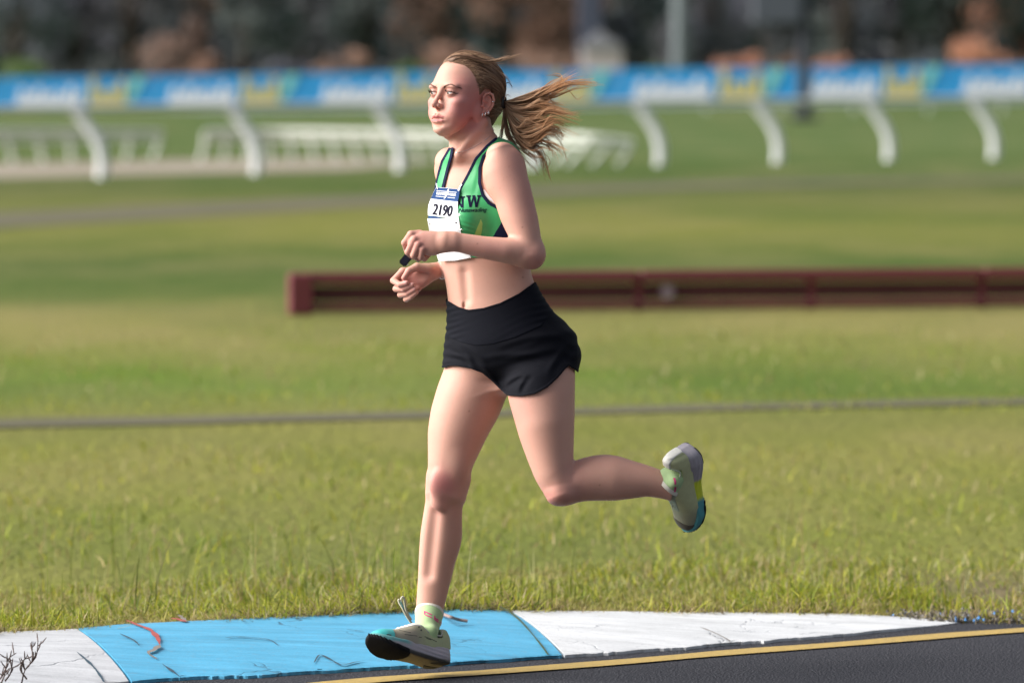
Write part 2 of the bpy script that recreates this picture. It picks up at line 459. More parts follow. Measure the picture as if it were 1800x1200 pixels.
yl = NT('yellow_paint', Roughness=0.65); q1 = yl.noise(60, 5, .7); q2 = yl.noise(500, 2); yl.color(yl.mix(yl.ramp(q1, [(.35, (.0, .0, .0)), (.8, (.75, .75, .75))]), (.50, .34, .09), (.20, .155, .08))); yl.bump(q2, .5, .003)
YC = [(-2600,1660),(-900,1400),(-100,1283),(300,1232),(560,1202),(700,1190),(860,1180),(1100,1161.6),(1300,1144),(1489,1130.5),(1683,1114),(1800,1106),(2300,1072),(4000,960)]
yc = resamp(gl(YC, .004), 80); tn_ = np.gradient(yc, axis=0); tn_ /= np.linalg.norm(tn_, axis=1)[:, None]; nm = np.stack([-tn_[:, 1], tn_[:, 0], 0 * tn_[:, 0]], 1)
hw = 0.052 + 0.004 * np.sin(np.arange(80) * 1.7)[:, None]
line = quad_strip('road_line', yc + nm * hw, yc - nm * hw, yl.m); line['kind'] = 'structure'

# kerb: painted concrete, three poured sections
def paint(name, c, seed, chips):
    m = NT(name, Roughness=0.5)
    w1 = m.noise(1.0, 6, .62, vec=m.map((5, 16, 5), (seed, 0, 0))); w2 = m.noise(70, 4, .7)
    vor = m.n('ShaderNodeTexVoronoi', feature='DISTANCE_TO_EDGE'); vor.inputs['Scale'].default_value = 2.6
    dv = m.n('ShaderNodeMix', data_type='VECTOR'); dv.inputs[0].default_value = .35; m.l(m.map((.8, 1.7, 1), (seed, seed * .3, 0)), dv.inputs[4]); nn = m.n('ShaderNodeTexNoise'); nn.inputs['Scale'].default_value = 3.0; nn.inputs['Detail'].default_value = 6; m.l(m.pos(), nn.inputs['Vector']); m.l(nn.outputs['Color'], dv.inputs[5]); m.l(dv.outputs[1], vor.inputs['Vector'])
    gate = m.ramp(m.noise(1.4, 3, .6), [(.5, (0, 0, 0)), (.6, (1, 1, 1))])
    crack = m.math('MULTIPLY', m.ramp(vor.outputs['Distance'], [(.0, (1, 1, 1)), (.010, (0, 0, 0))]), gate)
    dk = tuple(x * .72 for x in c); base_ = m.mix(m.ramp(w1, [(.3, (0, 0, 0)), (.75, (1, 1, 1))]), c, dk)
    base_ = m.mix(m.ramp(w2, [(.56, (0, 0, 0)), (.74, (.5, .5, .5))]), base_, (.25, .26, .27)); w3 = m.noise(1.0, 6, .7, vec=m.map((1.1, 26, 26), (seed * 2, 0, 0))); base_ = m.mix(m.ramp(w3, [(.38, (0, 0, 0)), (.70, (.42, .42, .42))]), base_, tuple(min(1, x * 1.25 + .05) for x in c)); w4 = m.noise(1.0, 5, .7, vec=m.map((.9, 18, 18), (seed, 3, 0))); base_ = m.mix(m.ramp(w4, [(.54, (0, 0, 0)), (.70, (.6, .6, .6))]), base_, tuple(x * .45 + .03 for x in c))
    base_ = m.mix(crack, base_, chips); m.color(base_)
    m.bump(m.math('SUBTRACT', m.math('ADD', w1, m.math('MULTIPLY', w2, .25)), m.math('MULTIPLY', crack, .7)), .35, .012); return m.m
blueP = paint('blue_paint', (.080, .38, .60), 3.1, (.03, .07, .11)); whiteP = paint('white_paint', (.68, .69, .70), 8.7, (.30, .31, .33)); whiteW = paint('worn_white_paint', (.55, .56, .58), 1.3, (.25, .26, .28))
REAR = [(-2400,1280),(-600,1152),(0,1112),(105,1109),(210,1099),(400,1090),(640,1079),(800,1072.5),(900,1074.5),(1050,1076.5),(1200,1078),(1333,1079.6),(1489,1082),(1586,1086.6),(1664,1090.5),(1690,1092.8)]
FRONT = [(-2400,1550),(-600,1300),(0,1225)]+EDGE[3:16]+[(1692,1093.6)]
def kz(px): return .066 * min(1.0, max(0.02, (1692 - px) / 900))
rear = resamp(np.array([ground(a, b, kz(a)) for a, b in REAR]), 800); front = resamp(gl(FRONT, .0), 800)
kerb = empty('kerb', (0, 16, 0)); kerb['kind'] = 'structure'
def kerb_section(name, i0r, i1r, i0f, i1f, mat):
    n = 160; m = 16; r_ = resamp(rear[i0r:i1r + 1], n); f_ = resamp(front[i0f:i1f + 1], n); rr = np.random.default_rng(i0r)
    rows = []; ragged = np.convolve(rr.normal(0, .006, n + 6), np.ones(2) / 2, 'same')[3:-3] + np.interp(np.arange(n), np.arange(0, n + 9, 9), rr.normal(0, .012, len(np.arange(0, n + 9, 9))))
    tipf = r_[:, 2] / .066
    for k in range(m):
        t = (k / (m - 1)) ** 2.0; p = f_ * (1 - t) + r_ * t; hgt = (0.006 + .062 * math.sin(t * math.pi / 2) ** .8)
        p[:, 2] = (hgt - .006) * tipf + .008 * np.clip(tipf * 5, .3, 1)
        p[:, 1] -= ragged * np.clip(tipf * 2, 0, 1) * math.exp(-k / 1.2)
        rows.append(p)
    bot_f = rows[0].copy(); bot_f[:, 2] = -.08; bot_r = rows[-1].copy(); bot_r[:, 2] = -.08
    rows = [bot_f] + rows + [bot_r]; V_ = np.vstack(rows); m2 = len(rows); idx = np.arange(n * m2).reshape(m2, n)
    Q_ = np.stack([idx[:-1, :-1], idx[:-1, 1:], idx[1:, 1:], idx[1:, :-1]], 2).reshape(-1, 4)
    me = mesh_np(name, V_, [Q_, np.array([idx[:, 0][::-1], idx[:, -1]])], mat, smooth=False); return link(name, me, kerb)
def ir(px): return int(np.argmin(np.abs(rear[:, 0] / rear[:, 1] - (px - 900) / FPX / CP)))
def jf(px): return int(np.argmin(np.abs(front[:, 0] / front[:, 1] - (px - 900) / FPX / CP)))
kerb_section('kerb_section', 0, ir(130), 0, jf(224), whiteW)
kerb_section('kerb_section', ir(130) + 1, ir(893), jf(224) + 1, jf(986), blueP)
kerb_section('kerb_section', ir(893) + 1, 799, jf(986) + 1, 799, whiteP)
# bare patches where the blue paint has flaked to red and grey
def flake(name, pts, wid, mat, lift=.004):
    p = spline([ground(a, b, .03) for a, b in pts], 26); n = len(p); t = np.linspace(0, 1, n)
    for q in p:
        d0 = np.linalg.norm(front[:, :2] - q[:2], axis=1).min(); d1 = np.linalg.norm(rear[:, :2] - q[:2], axis=1).min(); tt = d0 / (d0 + d1); q[2] = .006 + .062 * math.sin(tt * math.pi / 2) ** .8 + .002 + lift
    tg = np.gradient(p, axis=0); tg /= np.linalg.norm(tg, axis=1)[:, None]; nn_ = np.stack([-tg[:, 1], tg[:, 0], 0 * t], 1)
    rr = np.random.default_rng(int(pts[0][0])); w_ = (wid * np.interp(t, [0, .1, .5, .9, 1], [.1, .8, 1, .7, .1]) * (1 + np.convolve(rr.normal(0, .45, n), np.ones(3)/3, 'same')))[:, None]
    o = quad_strip(name, p + nn_ * w_, p - nn_ * w_, mat); o.parent = kerb; o.location = -kerb.location; return o
redf = simple('red_underpaint', (.36, .07, .06), .7, var=.4, scale=40); greyf = simple('bare_concrete', (.20, .17, .15), .8, var=.4, scale=50); crackm = simple('open_crack', (.035, .07, .10), .9)
flake('flaked_patch', [(222,1116),(240,1124),(262,1131),(276,1141),(281,1150)], .008, redf); flake('flaked_patch', [(281,1150),(272,1155),(261,1159),(276,1164)], .008, greyf)
flake('flaked_patch', [(302,1112),(314,1115),(326,1119)], .008, redf); flake('flaked_patch', [(314,1106),(322,1113),(328,1119)], .006, greyf)
flake('crack', [(552,1160),(562,1153),(580,1156),(600,1160),(625,1157),(645,1155)], .0042, crackm); flake('crack', [(560,1170),(562,1165),(566,1168)], .006, crackm); flake('crack', [(395,1140),(420,1138),(470,1140),(490,1146)], .0035, crackm); flake('crack', [(285,1168),(310,1175),(340,1182)], .004, crackm); flake('crack', [(610,1126),(640,1128)], .003, crackm); flake('crack', [(210,1138),(235,1146),(245,1152)], .003, crackm)
greenm = simple('mossy_joint', (.05, .075, .03), .9); flake('joint', [(853,1081),(880,1093),(905,1105),(940,1126),(968,1142),(985,1152)], .0045, greenm)
flake('crack', [(1230,1108),(1260,1112),(1300,1118)], .0035, greyf); flake('crack', [(1405,1108),(1425,1111),(1440,1107)], .004, crackm); flake('crack', [(135,1161),(165,1175),(185,1188)], .0035, crackm); flake('crack', [(690,1078),(760,1080),(800,1081)], .003, crackm)

# paths further out
dirt = NT('dirt_path', Roughness=1.0, Specular_IOR_Level=.05); d1 = dirt.noise(1.0, 5, .65, vec=dirt.map((1.2, .5, 1))); dirt.color(dirt.mix(d1, (.105, .102, .064), (.15, .138, .098)))
sand = NT('sand_track', Roughness=1.0, Specular_IOR_Level=.08); s1 = sand.noise(1.0, 4, .6, vec=sand.map((.6, .3, 1))); sand.color(sand.mix(s1, (.25, .215, .17), (.33, .29, .235)))
def strip(name, up, lo, mat, z=.004):
    n = 60; u_, l_ = gl(up), gl(lo); u_, l_ = [resamp(np.vstack([q[:1] - (q[1] - q[0]) / np.linalg.norm(q[1] - q[0]) * 18, q, q[-1:] + (q[-1] - q[-2]) / np.linalg.norm(q[-1] - q[-2]) * 18 * (0 if name == 'track' else 1)]), n) for q in (u_, l_)]; u_[:, 2] = terrain(u_[:, 0], u_[:, 1]) + z; l_[:, 2] = terrain(l_[:, 0], l_[:, 1]) + z
    m = 7; rows = [u_ * (1 - k / (m - 1)) + l_ * k / (m - 1) for k in range(m)]
    for r_ in rows: r_[:, 2] = terrain(r_[:, 0], r_[:, 1]) + z
    V_ = np.vstack(rows); V_[:, 2] -= .009; idx = np.arange(n * m).reshape(m, n); o = link(name, mesh_np(name, V_, np.stack([idx[:-1, :-1], idx[1:, :-1], idx[1:, 1:], idx[:-1, 1:]], 2).reshape(-1, 4), mat)); o['kind'] = 'structure'; return o
strip('path', [(-400,748),(0,733),(400,728),(900,716),(1400,704),(1800,697),(2300,690)], [(-400,760),(0,749),(400,741),(900,728),(1400,715),(1800,707),(2300,699)], dirt.m)
strip('path', [(-400,392),(0,372),(300,358),(600,344),(900,330),(1200,319),(1500,315),(1800,311),(2200,306)], [(-400,424),(0,400),(300,382),(600,364),(900,345),(1200,331),(1500,323),(1800,317),(2200,311)], dirt.m)
strip('track', [(-500,297),(0,286),(300,281),(600,278),(760,279)], [(-500,330),(0,312),(300,304),(600,298),(760,284)], sand.m)

# ------------------------------------------------------------------ grass blades along the kerb, thinning out into the field
gb = np.random.default_rng(21)
def blades(n, xy, hmin, hmax, wid, palette, seg=3, lean=.5, pw=1.0):
    x, y = xy; pt_ = np.sin(3.1 * x + 1.3 * y) + np.sin(6.7 * x - 2.9 * y + 1) + .7 * np.sin(13.1 * x + 5.3 * y + 2); h = (hmin + (hmax - hmin) * gb.random(n) ** pw) * np.clip(.80 + .22 * pt_, .35, 1.15); az = gb.uniform(0, 2 * math.pi, n); ln = np.abs(gb.normal(.35, .3, n)) * lean; fa = gb.uniform(0, math.pi, n)
    t = np.linspace(0, 1, seg + 1); w_ = wid * gb.uniform(.7, 1.3, n)
    cx = x[:, None] + (np.cos(az) * ln * h)[:, None] * t ** 1.8; cy = y[:, None] + (np.sin(az) * ln * h)[:, None] * t ** 1.8; cz = (terrain(x, y) + np.interp(x, rx, rear[:, 2]) * np.exp(-np.maximum(y - np.interp(x, rx, ry), 0) / .8) * (np.abs(x) < 2.2))[:, None] - .014 + h[:, None] * (t - .28 * np.minimum(ln, 1.2)[:, None] * t ** 2)
    ww = w_[:, None] * np.array([1, .95, .7, .08] if seg == 3 else np.linspace(1, .1, seg + 1))[None]
    L_ = np.stack([cx - np.cos(fa)[:, None] * ww, cy - np.sin(fa)[:, None] * ww, cz], 2); R_ = np.stack([cx + np.cos(fa)[:, None] * ww, cy + np.sin(fa)[:, None] * ww, cz], 2)
    V_ = np.stack([L_, R_], 2).reshape(n, -1, 3); m = 2 * (seg + 1); k = np.arange(seg) * 2
    Q_ = (np.arange(n)[:, None, None] * m + np.stack([k, k + 1, k + 3, k + 2], 1)[None]).reshape(-1, 4)
    c = np.array(palette)[gb.integers(0, len(palette), n)] * gb.uniform(.75, 1.25, (n, 1)); dr_ = np.clip(-.35 * pt_ - .1, 0, .6)[:, None]; c = c * (1 - dr_) + np.array((.36, .29, .13)) * dr_; return V_.reshape(-1, 3), Q_, np.repeat(c, m, 0)
bm_ = NT('grass_blade', Roughness=.55); bm_.color(bm_.attr()); bm_.b.inputs['Specular IOR Level'].default_value = .25
tr = bm_.n('ShaderNodeBsdfTranslucent'); bm_.l(bm_.attr(), tr.inputs['Color']); mx = bm_.n('ShaderNodeMixShader'); mx.inputs[0].default_value = .35
bm_.l(bm_.b.outputs[0], mx.inputs[1]); bm_.l(tr.outputs[0], mx.inputs[2]); bm_.l(mx.outputs[0], bm_.t.nodes['Material Output'].inputs['Surface'])
YG = [(.38,.40,.04),(.45,.42,.05),(.31,.36,.03)]; SOIL = [(.09,.065,.04),(.16,.11,.065)]; GREEN = [(.21,.27,.03),(.26,.29,.035),(.14,.21,.022),(.30,.29,.05),(.18,.23,.03)]; DRY = [(.42,.33,.15),(.34,.26,.12),(.48,.40,.22)]; DARK = [(.07,.10,.018),(.10,.13,.025)]; PALE = [(.34,.35,.15),(.42,.40,.20)]
rx, ry = rear[:, 0], rear[:, 1]
def behind(n, d0, d1, x0=-2.6, x1=2.6, pw=1.0):
    x = gb.uniform(x0, x1, n); m_ = (x > 1.05) & (gb.random(n) < np.clip((x - 1.05) / .35, 0, .72)); x = np.where(m_, gb.uniform(x0, min(1.0, x1), n), x); return x, np.interp(x, rx, ry) + d0 + (d1 - d0) * gb.random(n) ** pw
def clump(n, xy, sp, k):
    x, y = xy; x = np.repeat(x, k) + gb.normal(0, sp, n * k); y = np.repeat(y, k) + np.abs(gb.normal(0, sp, n * k)); return x, y
parts_ = []
def addb(n, xy, *a, **k): parts_.append(blades(n, xy, *a, **k))
xr = np.interp(1600, [0, 1800], [-1.55, 1.62])
addb(32000, behind(32000, .0, .75, pw=1.3), .02, .075, .0024, YG + DRY + GREEN, lean=2.3, pw=1.6)          # matted fringe
addb(11000, behind(11000, -.05, .12), .02, .07, .0021, DRY + YG[:2] + SOIL, lean=3.4)          # straw hanging over the concrete
addb(16000, behind(16000, .4, 2.0), .02, .075, .0023, YG + DRY + GREEN + PALE, lean=2.0, pw=1.5)
addb(3600, clump(240, behind(240, .0, .7), .05, 15), .05, .12, .0026, YG + GREEN + YG + DARK[1:], lean=2.2)
addb(1200, clump(60, behind(60, .0, .5), .05, 20), .04, .10, .0024, DRY, lean=2.6)
addb(170, behind(170, .25, 2.6, -1.75, .2), .12, .27, .0016, DARK + GREEN + PALE, lean=.5)         # taller stems on the left
addb(110, behind(110, .6, 4.0, -1.75, 1.9), .10, .24, .0015, PALE + DRY, lean=.8)
def far_(n, y0, y1):
    y = y0 + (y1 - y0) * gb.random(n); return gb.uniform(-1, 1, n) * (y * .095 + .15), y
addb(3200, far_(3200, 18.4, 24), .02, .07, .0028, YG + DRY + GREEN, lean=2.0, seg=3)
addb(900, far_(900, 26.3, 27.7), .015, .05, .004, YG + GREEN, lean=2, seg=3)
addb(900, far_(900, 27.6, 34), .02, .07, .005, GREEN + DRY + PALE, lean=1.3, seg=3)
n0 = 0; VV, QQ, CC = [], [], []
for v_, q_, c_2 in parts_: VV.append(v_); QQ.append(q_ + n0); CC.append(c_2); n0 += len(v_)
go_ = link('grass', mesh_np('grass', np.vstack(VV), np.vstack(QQ), bm_.m, col=np.vstack(CC))); tag(go_, 'olive and straw coloured grass growing behind the painted kerb', 'grass', kind='stuff')

# grit and crumbs of paint where the kerb runs out
st_ = np.random.default_rng(4); VV, QQ, CC, n0 = [], [], [], 0
for k in range(420):
    px = st_.uniform(1560, 1800); py = np.interp(px, [1560, 1690, 1800], [1083, 1084, 1080]) + st_.normal(0, 6); c = ground(px, min(py, 1092), .004); r_ = st_.uniform(.003, .011)
    v_ = np.array([(1,0,0),(-1,0,0),(0,1,0),(0,-1,0),(0,0,1),(0,0,-1)], float) * r_ * st_.uniform(.5, 1.2, (6, 3)) + c + np.array([0, 0, r_ * .4]); VV.append(v_)
    QQ.append(np.array([(0,2,4),(2,1,4),(1,3,4),(3,0,4),(2,0,5),(1,2,5),(3,1,5),(0,3,5)]) + n0); n0 += 6
    cc = (.08, .25, .55) if st_.random() < .07 else tuple(np.array((.10, .09, .08)) * st_.uniform(.6, 1.8)); CC.append(np.tile(cc, (6, 1)))
gm = NT('grit', Roughness=.9); gm.color(gm.attr()); tag(link('gravel', mesh_np('gravel', np.vstack(VV), np.vstack(QQ), gm.m, smooth=False, col=np.vstack(CC))), 'loose dark grit and paint crumbs past the tip of the kerb', 'gravel', kind='stuff')

# ------------------------------------------------------------------ low timber barrier
def box(name, c, size, mat, parent=None, axis=None, bev=.006):
    bm = bmesh.new(); bmesh.ops.create_cube(bm, size=1.0)
    for v in bm.verts: v.co = Vector((v.co.x * size[0], v.co.y * size[1], v.co.z * size[2]))
    if bev: bmesh.ops.bevel(bm, geom=bm.edges[:], offset=bev, segments=1, affect='EDGES')
    M = Matrix.Translation(Vector(c))
    if axis is not None:
        a_ = Vector(axis).normalized(); M = M @ Matrix.Rotation(math.atan2(a_.y, a_.x), 4, 'Z')
    bm.transform(M); me = bpy.data.meshes.new(name); bm.to_mesh(me); bm.free(); me.materials.append(mat); return link(name, me, parent)
maroon = NT('maroon_paint', Roughness=.6); q_ = maroon.noise(1., 5, .7, vec=maroon.map((.8, 3, 6))); maroon.color(maroon.mix(q_, (.12, .020, .030), (.21, .038, .048))); maroon.bump(maroon.noise(30, 3), .3, .01)
marlow = simple('weathered_maroon', (.15, .036, .040), .75, var=.35, scale=4)
backb = simple('weathered_board', (.115, .035, .038), .85, var=.4, scale=3)
A_ = ground(507, 552); B_ = ground(1800, 541); ax3 = (B_ - A_) / np.linalg.norm(B_ - A_); B_ = A_ + ax3 * 15.75
bar = empty('timber_barrier', tuple(A_)); tag(bar, 'low maroon painted timber barrier lying across the grass behind the runner', 'barrier')
nrm_ = np.array([-ax3[1], ax3[0], 0])
def along(d, z, off=0): return A_ + ax3 * d + nrm_ * off + np.array([0, 0, z])
Lb = 9.0
for k in range(7):
    w_ = Lb / 4; box('top_rail', along(w_ * (k + .5), .222), (w_ - .012, .09, .075), maroon.m, bar, ax3, .012); box('bottom_rail', along(w_ * (k + .5), .040, -.02), (w_ - .010, .06, .06), marlow, bar, ax3, .01)
    box('board', along(w_ * (k + .5), .125, .03), (w_ - .014, .03, .10), backb, bar, ax3, .005)
box('end_panel', along(.07, .125, -.03), (.15, .11, .255), maroon.m, bar, ax3, .012)
for k in range(1, 15): box('post', along(Lb * k / 8 + (.05 if k == 5 else 0), .12, .03), (.055, .05, .24), maroon.m, bar, ax3, .006)
bm = bmesh.new(); bmesh.ops.create_cone(bm, cap_ends=True, segments=24, radius1=.046, radius2=.046, depth=.012)
rc = ground(1195, 519 + 33); bm.transform(Matrix.Translation(Vector(along((rc - A_) @ ax3 + .0, .122, -.060))) @ Matrix.Rotation(math.pi / 2, 4, 'X')); me = bpy.data.meshes.new('reflector'); bm.to_mesh(me); bm.free(); me.materials.append(simple('reflector_grey', (.16, .115, .14), .6)); link('reflector', me, bar)

# ------------------------------------------------------------------ white running rails
plastic = simple('white_plastic', (.74, .75, .76), .4, var=.05)
plastic2 = simple('cream_plastic', (.60, .62, .56), .5, var=.06)
def tube_mesh(name, curves, rads, mat, parent, sides=8):
    V_, Q_ = tubes(curves, rads, sides); return link(name, mesh_np(name, V_, Q_, mat), parent)
bx = [178, 455, 705, 932, 1160, 1372, 1565, 1745]; by = [312, 306, 299, 294.5, 290, 284.5, 281, 277]
pts_ = np.array([ground(a, b) for a, b in zip(bx, by)])
cf = [np.polyfit(np.arange(8), pts_[:, k], 2) for k in (0, 1)]
def pos(k):
    q = min(max(k, -2), 9); d_ = [np.polyval(np.polyder(c), q) for c in cf]; return np.array([np.polyval(cf[0], q) + d_[0] * (k - q), np.polyval(cf[1], q) + d_[1] * (k - q), 0])
rail_ = empty('running_rail', tuple(pos(3))); tag(rail_, 'nearer white racecourse rail on curved gooseneck posts across the whole background', 'rail')
lean_ = np.array([-1.0, .12, 0]) ; tops = []
for k in range(-7, 17):
    p = pos(k); c = spline([p + np.array([0, 0, -.05]), p + np.array([.01, 0, .22]), p + lean_ * .05 + np.array([0, 0, .45]), p + lean_ * .18 + np.array([0, 0, .65]), p + lean_ * .32 + np.array([0, 0, .82]), p + lean_ * .38 + np.array([0, 0, .88])], 24)
    tops.append(c[-1]); tube_mesh('post', [c], [np.interp(np.linspace(0, 1, len(c)), [0, 1], [.082, .066])], plastic, rail_, 10)
tc = spline(tops, 80); tube_mesh('top_rail', [tc], [.045], plastic, rail_, 10)

def crossing_rail(name, up, lo, label, n_posts, tilt):
    up = np.array(up, float); lo = np.array(lo, float)
    g_ = resamp(np.array([ground(a, b) for a, b in lo]), n_posts); t_ = []
    r_ = empty(name, tuple(g_[0])); tag(r_, label, 'rail', 'white rails around the crossing')
    ds = np.concatenate([[0], np.cumsum(np.linalg.norm(np.diff(lo, axis=0), axis=1))]); du = np.concatenate([[0], np.cumsum(np.linalg.norm(np.diff(up, axis=0), axis=1))])
    for k in range(n_posts):
        t = k / (n_posts - 1); lx = np.interp(t * ds[-1], ds, lo[:, 0]); ux, uy = [np.interp(t * du[-1], du, up[:, q]) for q in (0, 1)]
        y_ = g_[k][1]; top = np.array([(ux - 900) / FPX * y_ / CP * 1.0, y_, CAMH - (uy - 80) / FPX * y_]); c = spline([g_[k], g_[k] * .5 + top * .5 + np.array([.02 * tilt, 0, 0]), top], 8)
        tube_mesh('post', [c], [.035], plastic2, r_, 6); t_.append(top)
    t_ = np.array(t_); tube_mesh('top_rail', [spline(t_, 60)], [.045], plastic2, r_, 8); m_ = t_ * .72 + g_ * .28; tube_mesh('lower_rail', [spline(m_, 60)], [.028], plastic2, r_, 8)
crossing_rail('crossing_rail', [(-160,232),(0,232),(150,232),(285,234)], [(-180,290),(-20,288),(130,284),(268,280)], 'shorter white crossing rail at the far left ending before the gap', 9, 1)
crossing_rail('crossing_rail', [(362,232),(500,231),(700,234),(900,238),(1030,240),(1112,250)], [(352,284),(490,283),(700,285),(880,288),(1000,292),(1085,292)], 'longer white crossing rail behind the runner, from the gap to right of her hair', 22, 1)

# ------------------------------------------------------------------ blue advertising banners on the outer rail
blueb = NT('banner_blue', Roughness=.5); z_ = blueb.noise(1., 3, .6, vec=blueb.map((.5, .5, 2))); blueb.color(blueb.mix(z_, (.001, .19, .46), (.002, .245, .55)))
whiteb = simple('banner_white', (.58, .62, .68), .5, var=.05); yelb = simple('banner_yellow', (.45, .39, .12), .5, var=.1); tealb = simple('banner_teal', (.16, .46, .42), .5, var=.1); paleb = simple('banner_pale', (.52, .56, .66), .6, var=.08)
GA = np.array([-.09 * 150, 150.0, 0]); GB = np.array([.09 * 142, 142.0, 0]); gdir = (GB - GA) / np.linalg.norm(GB - GA); gn = np.array([gdir[1], -gdir[0], 0])
def ban_pt(px, z):                   # point of the banner plane seen at picture column px
    k = (px - 900) / FPX / CP; t = (k * GA[1] - GA[0]) / (gdir[0] - k * gdir[1]); return GA + gdir * t + np.array([0, 0, z])
def zt_(px): d = ban_pt(px, 0)[1]; return CAMH - ((137 - px * 24 / 1800) - 80) / FPX * d
def zb_(px): d = ban_pt(px, 0)[1]; return CAMH - ((200 - px * 20 / 1800) - 80) / FPX * d
fence_ = empty('banner_fence', tuple(GA)); tag(fence_, 'long outer racecourse fence hung with blue advertising banners', 'fence')
starts = [-1580, -1310, -1040, -770, -505, -240, 30, 296, 566, 838, 1112, 1425, 1690, 1960, 2230, 2510, 2790, 3080, 3370]
for k in range(-1, len(starts) - 1):
    x0 = starts[k] - 22 if k >= 0 else -1860; x1 = starts[k + 1] - 24
    a, b = ban_pt(x0, 0), ban_pt(x1, 0); H0, H1 = zt_(x0), zt_(x1); n = 8; rows = []
    for j in range(n + 1):
        p = a + (b - a) * j / n; h_ = H0 + (H1 - H0) * j / n; sag = -.012 * math.sin(j / n * math.pi)
        for q in range(5): z0 = zb_(x0) + (zb_(x1) - zb_(x0)) * j / n; rows.append(p + gn * (.012 * math.sin(q * 1.5 + j * 1.1)) + np.array([0, 0, z0 + (h_ + sag - z0) * q / 4]))
    rows = np.array(rows); back_ = rows - gn * .01; idx = np.arange((n + 1) * 5).reshape(n + 1, 5); f_ = np.stack([idx[:-1, :-1], idx[1:, :-1], idx[1:, 1:], idx[:-1, 1:]], 2).reshape(-1, 4)
    ban = link('banner', mesh_np('banner', np.vstack([rows, back_]), np.vstack([f_, f_[:, ::-1] + len(rows)]), blueb.m), fence_)
    if k < 0: continue
    def patch(name, poly, mat, lift):       # flat print: picture columns and heights as a share of the banner
        V_ = [ban_pt(x, zb_(x) + (zt_(x) - zb_(x)) * v) + gn * lift for x, v in poly]; return link(name, mesh_np(name, np.array(V_), np.array([list(range(len(V_)))]), mat, smooth=False), ban)
    s0 = starts[k]; sc = (x1 - x0) / 270
    patch('stripe_print', [(x0 + 2, .02), (x1 - 2, .02), (x1 - 2, .10), (x0 + 2, .10)], paleb, .030)
    patch('white_print', [(s0 - 2, .20), (s0 + 118 * sc, .20), (s0 + 118 * sc, .34), (s0 + 2, .34)], whiteb, .032)       # illegible slanted white word
    for q in range(8):
        c0 = s0 + (6 + q * 14.5) * sc; hgt = (.70, .54, .74, .54, .62, .52, .76, .58)[q]; patch('white_print', [(c0 - 3, .28), (c0 + 8 * sc, .28), (c0 + 12 * sc, hgt), (c0 + 2, hgt)], whiteb, .034)
    patch('yellow_print', [(s0 + 129 * sc, .16), (s0 + 200 * sc, .16), (s0 + 196 * sc, .36), (s0 + 132 * sc, .36)], yelb, .033)
    for q in range(4):
        c0 = s0 + (132 + q * 17) * sc; hgt = (.95, .62, .66, .90)[q]; patch('yellow_print', [(c0, .28), (c0 + 11 * sc, .28), (c0 + 13 * sc, hgt), (c0 + 1, hgt)], yelb, .035)
    patch('teal_print', [(s0 + 198 * sc, .18), (s0 + 212 * sc, .40), (s0 + 232 * sc, .98), (s0 + 212 * sc, .98), (s0 + 202 * sc, .5)], tealb, .035)
for k in range(-12, 27):
    p = ban_pt(k * 130 - 60, 0); tube_mesh('post', [np.array([p + [0, .06, -.05], p + [0, .06, zt_(k * 130 - 60) - .02]])], [.03], plastic, fence_, 6)

# ------------------------------------------------------------------ floodlight pole, pale pole, shed, trees
dk = simple('dark_steel', (.022, .026, .042), .5); galv = simple('galvanised', (.16, .19, .20), .5)
def pole(name, px, Y, r0, h_, mat, label, head=None):
    p = np.array([(px - 900) / FPX * Y / CP, Y, 0]); e = empty(name, tuple(p)); tag(e, label, 'pole')
    tube_mesh('shaft', [np.array([p + [0, 0, z] for z in np.linspace(-.1, h_, 8)])], [np.linspace(r0, r0 * .7, 8)], mat, e, 12); box('base_plate', p + np.array([0, 0, .06]), (r0 * 4, r0 * 4, .12), mat, e, None, .02); return e, p
e_, p_ = pole('light_pole', 1412, 128, .16, 12, dk, 'dark steel pole standing in front of the banners right of the runner')
box('control_box', p_ + np.array([-.62, 0, 2.55]), (1.1, .5, .75), simple('box_grey', (.10, .11, .14), .5), e_, None, .03); box('bracket', p_ + np.array([-.3, 0, 2.16]), (.9, .2, .12), dk, e_, None, .02)
pole('utility_pole', 1196, 205, .36, 9, galv, 'pale grey pole rising among the trees above the banners')

